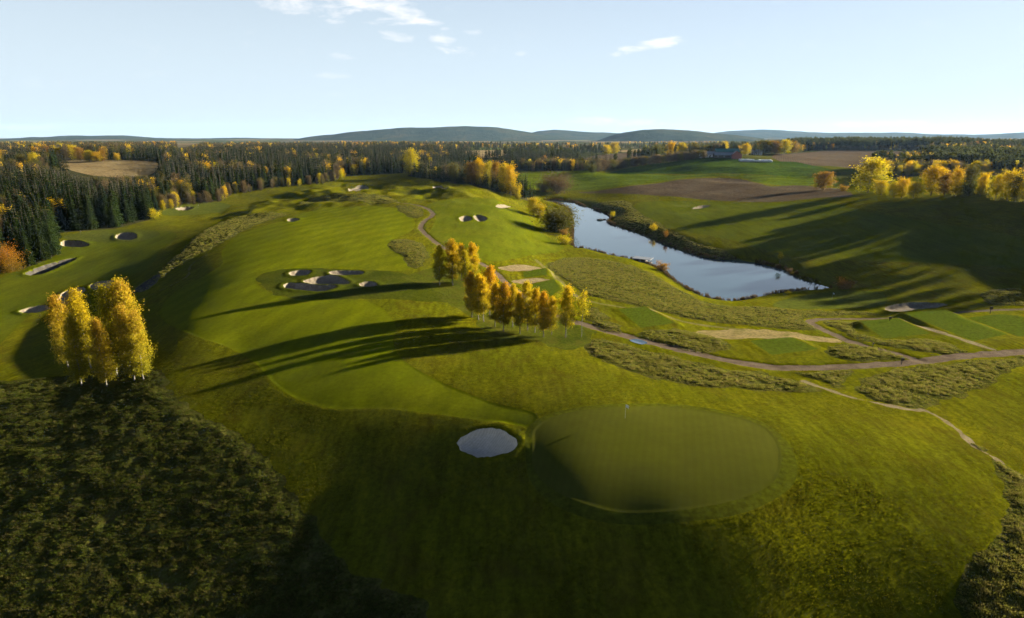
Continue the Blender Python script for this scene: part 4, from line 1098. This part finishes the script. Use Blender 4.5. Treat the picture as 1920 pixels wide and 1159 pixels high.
# --- the rest of the woods and the tall grass: one object each, made of points that carry a copy of a small mesh
def scatter_nodes(sources):
    ng = bpy.data.node_groups.new('scatter', 'GeometryNodeTree')
    ng.interface.new_socket('Geometry', in_out='INPUT', socket_type='NodeSocketGeometry')
    ng.interface.new_socket('Geometry', in_out='OUTPUT', socket_type='NodeSocketGeometry')
    N, L = ng.nodes, ng.links
    gi = N.new('NodeGroupInput'); go = N.new('NodeGroupOutput')
    jn = N.new('GeometryNodeJoinGeometry')
    for s in sources[::-1]:
        oi = N.new('GeometryNodeObjectInfo'); oi.inputs['Object'].default_value = s; oi.inputs['As Instance'].default_value = True
        L.new(oi.outputs['Geometry'], jn.inputs[0])
    ip = N.new('GeometryNodeInstanceOnPoints')
    L.new(gi.outputs[0], ip.inputs['Points']); L.new(jn.outputs[0], ip.inputs['Instance']); ip.inputs['Pick Instance'].default_value = True
    def named(n, t):
        a = N.new('GeometryNodeInputNamedAttribute'); a.data_type = t; a.inputs['Name'].default_value = n; return a.outputs['Attribute']
    L.new(named('pick', 'INT'), ip.inputs['Instance Index'])
    er = N.new('FunctionNodeEulerToRotation'); L.new(named('rot', 'FLOAT_VECTOR'), er.inputs[0]); L.new(er.outputs[0], ip.inputs['Rotation'])
    L.new(named('scl', 'FLOAT_VECTOR'), ip.inputs['Scale'])
    L.new(ip.outputs[0], go.inputs[0])
    return ng
def scatter_obj(name, P, rot, scl, pick, sources, label, cat):
    me = bpy.data.meshes.new(name)
    me.vertices.add(len(P)); me.vertices.foreach_set('co', np.ascontiguousarray(P, np.float32).ravel())
    for n, t, d in (('rot', 'FLOAT_VECTOR', rot), ('scl', 'FLOAT_VECTOR', scl)):
        a = me.attributes.new(n, t, 'POINT'); a.data.foreach_set('vector', np.ascontiguousarray(d, np.float32).ravel())
    a = me.attributes.new('pick', 'INT', 'POINT'); a.data.foreach_set('value', np.ascontiguousarray(pick, np.int32))
    o = bpy.data.objects.new(name, me); COL.objects.link(o)
    md = o.modifiers.new('scatter', 'NODES'); md.node_group = scatter_nodes(sources)
    tag(o, label, cat, None, 'stuff')
    return o
def source(name, meshes):
    """one unlinked object holding trunk and crown together"""
    Vs, Fs, Ks, mats, mi, o = [], [], [], [], [], 0
    for me in meshes:
        n = len(me.vertices); v = np.empty(n * 3, np.float32); me.vertices.foreach_get('co', v); Vs.append(v.reshape(-1, 3))
        f = np.empty(len(me.loops), np.int32); me.loops.foreach_get('vertex_index', f); f = f.reshape(-1, 4) + o; Fs.append(f); o += n
        if 'tint' in me.color_attributes:
            k = np.empty(n * 4, np.float32); me.color_attributes['tint'].data.foreach_get('color', k); Ks.append(k.reshape(-1, 4)[:, :3])
        else: Ks.append(np.full((n, 3), 0.05, np.float32))
        mats.append(me.materials[0]); mi += [len(mats) - 1] * len(f)
    me = mesh_from(name, np.concatenate(Vs), np.concatenate(Fs), None, False)
    add_tint(me, np.concatenate(Ks))
    for m in mats: me.materials.append(m)
    me.polygons.foreach_set('material_index', np.array(mi, np.int32))
    return bpy.data.objects.new(name, me)
FAR = {
 'spruce': [spruce(300 + i, 20.0, 3.2, 16, 7, False) for i in range(3)],
 'pine': [pine(320 + i, 18.0, 260, 1.3) for i in range(2)],
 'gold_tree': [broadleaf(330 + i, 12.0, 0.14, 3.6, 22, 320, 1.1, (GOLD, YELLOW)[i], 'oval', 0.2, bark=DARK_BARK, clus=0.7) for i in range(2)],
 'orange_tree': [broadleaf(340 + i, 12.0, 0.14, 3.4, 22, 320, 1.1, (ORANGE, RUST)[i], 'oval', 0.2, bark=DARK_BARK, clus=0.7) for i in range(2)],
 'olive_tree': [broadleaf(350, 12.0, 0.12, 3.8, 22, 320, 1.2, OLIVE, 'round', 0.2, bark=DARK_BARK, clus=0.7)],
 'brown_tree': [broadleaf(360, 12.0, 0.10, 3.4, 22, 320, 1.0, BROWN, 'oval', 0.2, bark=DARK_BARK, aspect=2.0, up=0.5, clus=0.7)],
}
STUFFN = {'spruce': ('spruce_forest', 'dense dark spruces filling the woods between and behind the nearer trees'), 'pine': ('pine_forest', 'distant dark pines massed along the wood lines'), 'gold_tree': ('yellow_woodland', 'yellow autumn trees massed in the distant woods'), 'orange_tree': ('orange_woodland', 'orange autumn trees massed in the distant woods'), 'olive_tree': ('olive_woodland', 'olive green broadleaf trees massed in the distant woods'), 'brown_tree': ('brown_woodland', 'bare brown trees massed in the distant woods')}
for k, ii in rest.items():
    src = [source('far_' + k, t[:2]) for t in FAR[k]]
    hb = FAR[k][0][2]
    ii = np.array(ii); n = len(ii)
    s = FH[ii] / hb; w = RNG.uniform(0.85, 1.2, n)
    P = np.stack([FA[ii, 0], FA[ii, 1], FA[ii, 2] - 0.2], 1)
    scatter_obj(STUFFN[k][0], P, np.stack([np.zeros(n), np.zeros(n), RNG.uniform(0, 6.28, n)], 1), np.stack([s * w, s * w, s], 1), RNG.integers(0, len(src), n), src, STUFFN[k][1], 'woods')
print('forest: shown', int(FSHOW.sum()), {k: len(v) for k, v in rest.items()})

# ------------------------------------------------------------------ tall grass and reeds
def tuft(seed, n=16, H=0.7, spread=0.35, lean=0.35, c0=(0.072,0.080,0.010), c1=(0.195,0.180,0.034), wid=0.05):
    rng = np.random.default_rng(seed)
    VV, FF, KK, o = [], [], [], 0
    for i in range(n):
        a = rng.uniform(0, 6.28); rr = spread * math.sqrt(rng.uniform()); b = np.array([math.cos(a) * rr, math.sin(a) * rr, -0.08])
        h = H * rng.uniform(0.6, 1.1); d = np.array([math.cos(a), math.sin(a), 0]) * rng.uniform(0.2, 1.0) * lean * h + np.array([-0.16, -0.05, 0]) * h
        w = wid * rng.uniform(0.7, 1.4); f = rng.uniform(0, 6.28); sd = np.array([math.cos(f), math.sin(f), 0]) * w
        m = b + d * 0.4 + np.array([0, 0, h * 0.62]); t = b + d + np.array([0, 0, h * 0.98])
        VV += [b - sd * 0.6, b + sd * 0.6, m + sd, m - sd, t]
        FF += [(o, o + 1, o + 2, o + 3)]; FF += [(o + 3, o + 2, o + 4, o + 4)]
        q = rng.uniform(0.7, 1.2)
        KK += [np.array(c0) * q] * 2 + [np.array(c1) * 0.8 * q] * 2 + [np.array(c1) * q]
        o += 5
    V = np.array(VV); K = np.array(KK)
    me = bpy.data.meshes.new('tuft')
    me.from_pydata([tuple(v) for v in V], [], [f if f[2] != f[3] else f[:3] for f in FF]); me.update()
    add_tint(me, K)
    return me
def tuft_sources(name, mat, **kw):
    out = []
    for i in range(4):
        k2 = dict(kw); c = k2.pop('tops', None)
        if c: k2['c1'] = c[i]
        me = tuft(400 + i, **k2); me.materials.append(mat); out.append(bpy.data.objects.new(name, me))
    return out
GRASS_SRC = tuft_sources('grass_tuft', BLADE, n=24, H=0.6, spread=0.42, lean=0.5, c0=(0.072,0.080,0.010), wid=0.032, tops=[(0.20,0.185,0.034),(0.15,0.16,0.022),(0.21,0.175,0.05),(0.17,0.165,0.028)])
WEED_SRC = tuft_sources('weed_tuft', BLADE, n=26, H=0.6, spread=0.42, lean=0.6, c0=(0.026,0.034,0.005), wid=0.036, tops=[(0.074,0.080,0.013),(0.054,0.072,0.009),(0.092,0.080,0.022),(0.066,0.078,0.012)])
def tall_grass(name, shapes, src, label, big=1.0):
    PX, PY, SS_ = [], [], []
    for q in shapes:
        s = q['shape']; lo, hi = s.lo, np.minimum(s.hi, 900)
        c = (lo + hi) / 2; rc = max(50.0, np.hypot(*c))
        dens = 20.0 if rc < 110 else (8.0 if rc < 190 else (4.0 if rc < 260 else 1.5))
        area = (hi[0] - lo[0]) * (hi[1] - lo[1]); n = int(min(area * dens, 420000))
        x = RNG.uniform(lo[0], hi[0], n); y = RNG.uniform(lo[1], hi[1], n)
        k = y > 20; x, y = x[k], y[k]
        px, py = project(x, y, h0(x, y))
        k = (px > -120) & (px < 2040) & (py < 1230); x, y = x[k], y[k]
        sdv = s(x, y, 3.0); k = sdv < -0.1; x, y, sdv = x[k], y[k], sdv[k]
        edge = 0.45 + 0.55 * ss(0.0, 2.2, -sdv)
        cl = fbm(x / 2.2, y / 1.8, 91, 2) + RNG.uniform(-0.25, 0.25, len(x))
        k = cl > -0.42; x, y, cl, edge = x[k], y[k], cl[k], edge[k]
        PX.append(x); PY.append(y); SS_.append(edge * big * RNG.uniform(0.35, 0.85, len(x)) * (0.8 + 0.5 * np.clip(cl, 0, 1)) * (1.0 if dens > 2 else 1.25))
    x = np.concatenate(PX); y = np.concatenate(PY); s = np.concatenate(SS_); z = height(x, y)
    n = len(x); print('tufts', n)
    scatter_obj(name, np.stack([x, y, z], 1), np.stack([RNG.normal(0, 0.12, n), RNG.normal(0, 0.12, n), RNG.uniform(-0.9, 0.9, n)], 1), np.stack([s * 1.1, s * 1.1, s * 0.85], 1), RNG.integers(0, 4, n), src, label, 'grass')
_t = [q for q in R if q['surf'] == 'tall']
def short_grass():
    n = 420000
    x = RNG.uniform(-75, 95, n); y = RNG.uniform(36, 135, n)
    r = np.hypot(x, y)
    k = RNG.uniform(size=n) < np.clip(1.25 - (r - 60) / 75.0, 0.0, 1.0)
    x, y = x[k], y[k]
    px, py = project(x, y, h0(x, y)); k = (px > -40) & (px < 1960) & (py < 1200); x, y = x[k], y[k]
    for q in R:
        if q['surf'] in ('floor',): continue
        k = q['shape'](x, y, 1.0) > 0.1; x, y = x[k], y[k]
    n = len(x); print('short tufts', n)
    z = height(x, y, False); s = RNG.uniform(0.6, 1.2, n) * (0.8 + 0.5 * fbm(x / 6.0, y / 6.0, 97, 2))
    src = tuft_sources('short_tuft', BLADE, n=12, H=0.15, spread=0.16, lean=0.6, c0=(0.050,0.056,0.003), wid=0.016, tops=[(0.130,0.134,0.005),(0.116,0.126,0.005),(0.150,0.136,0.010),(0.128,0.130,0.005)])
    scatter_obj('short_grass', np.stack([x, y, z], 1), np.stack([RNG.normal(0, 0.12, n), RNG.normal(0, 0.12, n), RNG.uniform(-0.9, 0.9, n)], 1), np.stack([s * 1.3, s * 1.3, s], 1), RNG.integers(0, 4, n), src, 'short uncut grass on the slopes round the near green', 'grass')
short_grass()
tall_grass('tall_weeds', _t[:1], WEED_SRC, 'dark brownish weeds and grass filling the near left corner', 0.72)
tall_grass('tall_grass', _t[1:], GRASS_SRC, 'tufts of uncut tall grass covering the rough patches')
REED_SRC = tuft_sources('reed', REED, n=14, H=1.6, spread=0.5, lean=0.15, c0=(0.03,0.028,0.012), c1=(0.085,0.058,0.026), wid=0.06)
def reeds():
    lo, hi = POND.lo - 3, POND.hi + 3
    n = 60000
    x = RNG.uniform(lo[0], hi[0], n); y = RNG.uniform(lo[1], hi[1], n)
    sd = POND(x, y, 6.0); k = (sd > -0.9) & (sd < 1.3) & (RNG.uniform(size=n) < 0.55 + 0.9 * fbm(x / 9, y / 9, 95, 2))
    x, y, sd = x[k], y[k], sd[k]
    z = np.maximum(height(x, y, False), POND_Z - 0.3); n = len(x); s = RNG.uniform(0.4, 1.0, n)
    scatter_obj('reeds', np.stack([x, y, z], 1), np.stack([RNG.normal(0, 0.1, n), RNG.normal(0, 0.1, n), RNG.uniform(0, 6.28, n)], 1), np.stack([s, s, s], 1), RNG.integers(0, 4, n), REED_SRC, 'brown reeds fringing the shore of the pond', 'reeds')
reeds()

# ------------------------------------------------------------------ hills on the horizon
def hill_mat(name, cols):
    m, nt, N, L = newmat(name)
    out = N.new('ShaderNodeOutputMaterial'); b = N.new('ShaderNodeBsdfDiffuse')
    g = N.new('ShaderNodeNewGeometry').outputs['Position']
    f = nz(N, L, mapping(N, L, g, (1, 0.6, 2.0)), 0.0045, 5.0, 0.7, 0.5)
    L.new(ramp(N, L, f, [(0.3, cols[0]), (0.5, cols[1]), (0.68, cols[2])]), b.inputs['Color'])
    f2 = nz(N, L, g, 0.02, 4.0, 0.7)
    bp = N.new('ShaderNodeBump'); bp.inputs['Strength'].default_value = 0.9; bp.inputs['Distance'].default_value = 25.0
    L.new(f2, bp.inputs['Height']); L.new(bp.outputs[0], b.inputs['Normal']); L.new(b.outputs[0], out.inputs['Surface'])
    return m
HILLM = hill_mat('forested_hill', [(0.016,0.028,0.020), (0.028,0.040,0.026), (0.055,0.052,0.026)])
def hill(prof, D, label, depth=0.22, seed=0):
    px = np.array([p[0] for p in prof], float); py = np.array([p[1] for p in prof], float)
    n = 220; X = np.linspace(px[0], px[-1], n); Yp = np.interp(X, px, py)
    ker = np.ones(9) / 9; Yp = np.convolve(np.pad(Yp, 4, mode='edge'), ker, 'valid')
    dx, dy, dz = pix_dir(X, Yp); hl = np.hypot(dx, dy)
    crest = CAM_Z + dz / hl * D
    ends = np.minimum(np.arange(n), np.arange(n)[::-1]) / 14.0
    m = 22; V = []
    for j in range(m):
        q = j / (m - 1) * 2 - 1                      # -1 front .. 1 back
        r = D * (1 + depth * q)
        f = (math.cos(q * math.pi) * 0.5 + 0.5) ** 0.8
        x, y = dx / hl * r, dy / hl * r
        z = (crest + 6) * f * (1 + 0.0 * q) - 14 * (1 - f) + fbm(x / 420, y / 420, 130 + seed, 4) * 16 * f - 10 * (1 - np.clip(ends, 0, 1))
        V.append(np.stack([x, y, z], 1))
    V = np.concatenate(V)
    i, j = np.meshgrid(np.arange(n - 1), np.arange(m - 1)); a = (j * n + i).ravel()
    me = mesh_from('hill', V, np.stack([a, a + 1, a + n + 1, a + n], 1))
    tag(link('hill', me, HILLM), label, 'hill', None, 'structure')
hill([(-400,262),(-200,262),(0,263),(60,259),(130,257),(220,255),(300,260),(360,262),(440,259),(500,261),(580,265)], 9500, 'low long blue hill on the left horizon', seed=1)
hill([(520,267),(560,262),(600,257),(650,250),(700,245),(760,240),(800,239),(850,237),(890,238),(930,241),(970,247),(1010,251),(1060,258),(1100,264)], 6800, 'broad forested hill in the middle of the horizon', seed=2)
hill([(960,262),(985,253),(1010,246),(1040,244),(1080,247),(1130,250),(1200,253),(1260,260)], 8200, 'small double topped hill right of the broad hill', seed=3)
hill([(1120,264),(1145,256),(1170,249),(1200,244),(1240,243),(1290,246),(1330,251),(1380,256),(1450,263)], 5200, 'rounded dark hill above the farm', seed=4)
hill([(1280,258),(1340,250),(1390,245),(1420,243),(1480,247),(1560,250),(1650,250),(1700,249),(1760,253),(1850,254),(1920,249),(2100,246),(2300,252)], 11000, 'faint blue ridge along the right horizon', seed=5)

# ------------------------------------------------------------------ small things
def paint(name, col, rough=0.6, var=0.25, scale=3.0):
    m, nt, N, L = newmat(name)
    out = N.new('ShaderNodeOutputMaterial'); b = N.new('ShaderNodeBsdfPrincipled'); b.inputs['Roughness'].default_value = rough
    tc = N.new('ShaderNodeTexCoord'); f = nz(N, L, tc.outputs['Object'], scale, 3.0, 0.6)
    L.new(ramp(N, L, f, [(0.3, tuple(c * (1 - var) for c in col)), (0.7, tuple(c * (1 + var) for c in col))]), b.inputs['Base Color'])
    L.new(b.outputs[0], out.inputs['Surface'])
    return m
WHITE = paint('white_paint', (0.42,0.42,0.42), 0.6, 0.1); RED = paint('red_boards', (0.14,0.030,0.022)); TEAL = paint('teal_roof', (0.03,0.12,0.10), 0.5)
GREYROOF = paint('grey_roof', (0.16,0.17,0.18), 0.5); DARKWOOD = paint('dark_wood', (0.035,0.026,0.020), 0.8); PALEMETAL = paint('pale_metal', (0.20,0.21,0.22), 0.4)
REDROOF = paint('red_tiles', (0.13,0.045,0.03)); GLASS = paint('window_glass', (0.02,0.025,0.03), 0.15); FLAGW = paint('flag_cloth', (0.5,0.5,0.48), 0.8, 0.05); FILM = paint('bale_film', (0.45,0.46,0.47), 0.3, 0.05); STONE = paint('stone', (0.06,0.057,0.052), 0.9, 0.4, 1.5)

def box(V, F, c, s):
    o = len(V); x, y, z = c; a, b, h = s[0] / 2, s[1] / 2, s[2] / 2
    V += [(x - a, y - b, z - h), (x + a, y - b, z - h), (x + a, y + b, z - h), (x - a, y + b, z - h), (x - a, y - b, z + h), (x + a, y - b, z + h), (x + a, y + b, z + h), (x - a, y + b, z + h)]
    F += [tuple(o + i for i in f) for f in ((0, 3, 2, 1), (4, 5, 6, 7), (0, 1, 5, 4), (1, 2, 6, 5), (2, 3, 7, 6), (3, 0, 4, 7))]
def py_obj(name, V, F, mat, parent=None, loc=None):
    me = bpy.data.meshes.new(name); me.from_pydata([tuple(v) for v in V], [], F); me.update()
    return link(name, me, mat, parent, loc)
def box_obj(name, c, s, mat, parent=None):
    V, F = [], []; box(V, F, c, s); return py_obj(name, V, F, mat, parent)
def empty(name, loc, rz=0.0):
    e = bpy.data.objects.new(name, None); COL.objects.link(e); e.location = loc; e.rotation_euler = (0, 0, rz); return e
def house(loc, rz, Lx, Wy, hw, hr, wall, roof, label, name='farm_building', wins=3, chimney=False, door=True):
    e = empty(name, loc, rz); tag(e, label, 'building')
    a, b = Lx / 2, Wy / 2
    V = [(-a, -b, -1), (a, -b, -1), (a, b, -1), (-a, b, -1), (-a, -b, hw), (a, -b, hw), (a, b, hw), (-a, b, hw), (-a, 0, hw + hr), (a, 0, hw + hr)]
    F = [(0, 1, 5, 4), (2, 3, 7, 6), (1, 2, 6, 9, 5), (3, 0, 4, 8, 7), (0, 3, 2, 1), (4, 5, 9, 8), (6, 7, 8, 9)]
    py_obj('wall', V, F, wall, e)
    ov = 0.5; t = 0.25; k = hr / b
    for s in (-1, 1):
        y0 = s * (b + ov); z0 = hw - k * ov + 0.03
        V = [(-a - ov, y0, z0), (a + ov, y0, z0), (a + ov, 0, hw + hr + 0.03), (-a - ov, 0, hw + hr + 0.03)]
        V += [(x, y, z + t) for x, y, z in V]
        F = [(0, 1, 2, 3), (4, 5, 6, 7), (0, 1, 5, 4), (1, 2, 6, 5), (2, 3, 7, 6), (3, 0, 4, 7)]
        r = py_obj('roof', V, F, roof, e)
    if chimney: box_obj('chimney', (a * 0.3, 0.4, hw + hr + 0.5), (0.9, 0.9, 2.0), STONE, r)
    for i in range(wins):
        x = -a + Lx * (i + 0.5) / wins
        w = box_obj('window', (x, -b - 0.03, hw * 0.55), (1.3, 0.12, 1.3), WHITE, e)
        box_obj('pane', (x, -b - 0.08, hw * 0.55), (1.05, 0.1, 1.05), GLASS, w)
    if door: box_obj('door', (a * 0.15, -b - 0.04, 1.1), (1.4, 0.12, 2.2), DARKWOOD, e)
    return e
def at(px, py):
    x, y = ground_full(px, py); return x, y, hz(x, y)
def on_farm(px, py): x, y, z = at(px, py); return (x, y, z)
p = on_farm(1326, 295); house(p, 0.1, 17, 9, 3.6, 3.0, WHITE, GREYROOF, 'white farmhouse at the left end of the farm', chimney=True, wins=4)
p = on_farm(1368, 292); house((p[0], p[1] + 12, p[2] + 0.8), -0.05, 28, 10, 3.6, 3.4, DARKWOOD, TEAL, 'long dark barn with a teal metal roof on the far farm', wins=4)
p = on_farm(1356, 296); house(p, -0.1, 22, 10, 3.2, 2.8, DARKWOOD, GREYROOF, 'low dark farm shed with grey roof in front of the teal barn', wins=3)
p = on_farm(1380, 297); house(p, 1.35, 13, 11, 4.0, 4.2, RED, REDROOF, 'red gabled barn in the middle of the farm', wins=2)
p = on_farm(1419, 291); house((p[0], p[1] + 10, p[2] + 1), -0.05, 18, 10, 3.0, 2.4, WHITE, GREYROOF, 'pale low building at the right end of the farm', wins=3)
p = on_farm(45, 303); house((p[0], p[1], p[2]), 0.2, 12, 8, 5.0, 3.5, WHITE, GREYROOF, 'white house among the trees on the left hill', 'house', 3, True)
p = on_farm(185, 302); house((p[0], p[1], p[2]), 0.3, 9, 7, 3.4, 3.0, RED, PALEMETAL, 'small red house with pale roof at the edge of the straw field', 'house', 2, True)
# white wrapped bales below the farm
def bales():
    k = 12; a = np.arange(k) * 2 * math.pi / k
    prof = [(0.55, -0.62), (0.66, -0.52), (0.66, 0.52), (0.55, 0.62)]
    V = [(x, r * math.cos(t), r * math.sin(t)) for r, x in prof for t in a]
    F = [(j * k + i, j * k + (i + 1) % k, (j + 1) * k + (i + 1) % k, (j + 1) * k + i) for j in range(3) for i in range(k)] + [tuple(range(k))[::-1], tuple(range(3 * k, 4 * k))]
    me = bpy.data.meshes.new('hay_bale'); me.from_pydata(V, [], F); me.materials.append(FILM); me.update()
    n = 0
    for row in range(2):
        for i in range(24):
            t = i / 23
            x, y, z = at(1388 + 58 * t, 303 + 1.5 * t - row * 1.0)
            if row and i > 10 and i < 15: continue
            o = bpy.data.objects.new('hay_bale', me); COL.objects.link(o)
            o.location = (x, y + row * 3.0, z + 1.0 + random.uniform(-0.05, 0.05)); o.rotation_euler = (0, random.uniform(0, 6.28), 1.57 + random.uniform(-0.15, 0.15)); o.scale = (1.9, 1.7, 1.7)
            tag(o, 'white plastic wrapped bale in the %s row below the farm' % ('back' if row else 'front'), 'bale', 'wrapped bales, %s row' % ('back' if row else 'front'))
bales()
# flags on the greens
def flag(px, py, label, h=2.2):
    x, y, z = at(px, py)
    e = empty('golf_flag', (x, y, z)); tag(e, label, 'flag')
    V, F = tubes([(np.array([[0, 0, -0.2], [0, 0, h * 0.5], [0, 0, h]]), [0.022, 0.020, 0.016], 8)])
    link('pole', mesh_from('pole', V, F), PALEMETAL, e)
    V, F, n = [], [], 9
    for i in range(n):
        t = i / (n - 1)
        for j in range(4):
            q = j / 3
            V.append((0.02 + 0.46 * t * (1 - 0.12 * q), 0.07 * math.sin(t * 5 + q) * t, h - 0.03 - 0.42 * q - 0.24 * t * t))
    F = [(i * 4 + j, i * 4 + j + 1, (i + 1) * 4 + j + 1, (i + 1) * 4 + j) for i in range(n - 1) for j in range(3)]
    c = py_obj('cloth', V, F, FLAGW, e); md = c.modifiers.new('thickness', 'SOLIDIFY'); md.thickness = 0.012
    V, F = tubes([(np.array([[0, 0, 0.0], [0, 0, 0.012]]), [0.10, 0.10], 12)])
    link('hole', mesh_from('hole', V, F), DARKWOOD, e)
flag(1172, 785, 'white flag on a thin pole on the near putting green')
flag(152, 441, 'tiny white flag on the green by the left spruces')
flag(1560, 562, 'small flag on the green at the end of the pond')
flag(372, 390, 'tiny flag on the far green before the brown shrubs')
# posts beside the paths
def post(px, py, h, label, board):
    x, y, z = at(px, py); e = empty('marker_post', (x, y, z)); tag(e, label, 'post')
    box_obj('stake', (0, 0, h / 2 - 0.2), (0.12, 0.12, h + 0.4), DARKWOOD, e)
    box_obj('board', (0, -0.09, h - board / 2), (board * 1.3, 0.06, board), DARKWOOD, e)
    box_obj('cap', (0, 0, h + 0.03), (0.2, 0.2, 0.06), DARKWOOD, e)
post(1690, 684, 1.3, 'short dark post with a small board below the gravel junction', 0.5)
post(1856, 589, 2.0, 'tall dark signpost beside the path at the right edge', 0.7)
post(1668, 602, 1.0, 'low dark tee marker board at the top of the path loop', 0.5)
post(1636, 652, 1.0, 'short dark stake in the rough inside the road fork', 0.25)
# pump hut at the pond
def hut():
    x, y, z = at(1157, 486)
    x, y = POND.P[np.argmin(np.hypot(POND.P[:, 0] - x, POND.P[:, 1] - y))]; z = POND_Z
    e = empty('pond_hut', (x - 0.6, y - 0.6, z), -0.55); tag(e, 'low flat roofed hut standing at the near shore of the pond', 'hut')
    box_obj('deck', (0, 0, 0.35), (7.2, 3.4, 0.22), DARKWOOD, e)
    for i in (-1, 1):
        for j in (-1, 1): box_obj('post', (i * 3.2, j * 1.4, 0.2), (0.22, 0.22, 3.6), DARKWOOD, e)
    w = box_obj('wall', (-0.8, 0.2, 1.2), (4.8, 2.5, 1.5), DARKWOOD, e)
    box_obj('door', (-0.8, -1.08, 1.15), (1.0, 0.08, 1.3), GREYROOF, w)
    V, F = [], []; box(V, F, (0, 0, 2.1), (7.8, 4.0, 0.16)); r = py_obj('roof', V, F, PALEMETAL, e); r.rotation_euler = (0.06, 0, 0)
hut()
def boulder(px, py, s, label, seed):
    rng = np.random.default_rng(seed)
    import bmesh
    bm = bmesh.new(); bmesh.ops.create_icosphere(bm, subdivisions=2, radius=1)
    for v in bm.verts: v.co *= 1 + 0.22 * rng.normal() * 0.7
    me = bpy.data.meshes.new('boulder'); bm.to_mesh(me); bm.free()
    x, y = pix_plane([px], [py], [POND_Z])
    o = link('boulder', me, STONE, None, (float(x[0]), float(y[0]), POND_Z + 0.05)); o.scale = (s * 1.6, s, s * 0.7)
    tag(o, label, 'rock')
boulder(1125, 413, 1.3, 'dark rock in the pond, left of the pair near the far shore', 1)
boulder(1133, 412, 0.8, 'dark rock in the pond, right of the pair near the far shore', 2)
# puddle on the gravel road
def puddle():
    s = Shape(ground_px([(1180,638),(1190,635.5),(1204,638),(1214,643),(1204,646),(1190,643)]), None, 5)
    c = s.P.mean(0); k = len(s.P)
    V = [(c[0], c[1])] + [tuple(q) for q in s.P]
    z = height(np.array([v[0] for v in V]), np.array([v[1] for v in V]), False); 
    z = np.maximum(z, z.mean()) + 0.05
    F = [(0, 1 + i, 1 + (i + 1) % k) for i in range(k)]
    tag(py_obj('puddle', [(v[0], v[1], float(q)) for v, q in zip(V, z)], F, WATER), 'small blue puddle on the gravel road', 'puddle', None, 'structure')
puddle()

# ------------------------------------------------------------------ haze: one closed box of even air round everything
def haze():
    m, nt, N, L = newmat('air_haze')
    out = N.new('ShaderNodeOutputMaterial'); v = N.new('ShaderNodeVolumePrincipled')
    v.inputs['Color'].default_value = (0.38, 0.62, 1.0, 1); v.inputs['Density'].default_value = HAZE_DENSITY; v.inputs['Anisotropy'].default_value = 0.2
    L.new(v.outputs[0], out.inputs['Volume'])
    o = box_obj('haze', (0, 0, 125), (29000, 29000, 350), m)
    tag(o, 'pale blue haze lying over the distant land', 'haze', None, 'stuff')
haze()
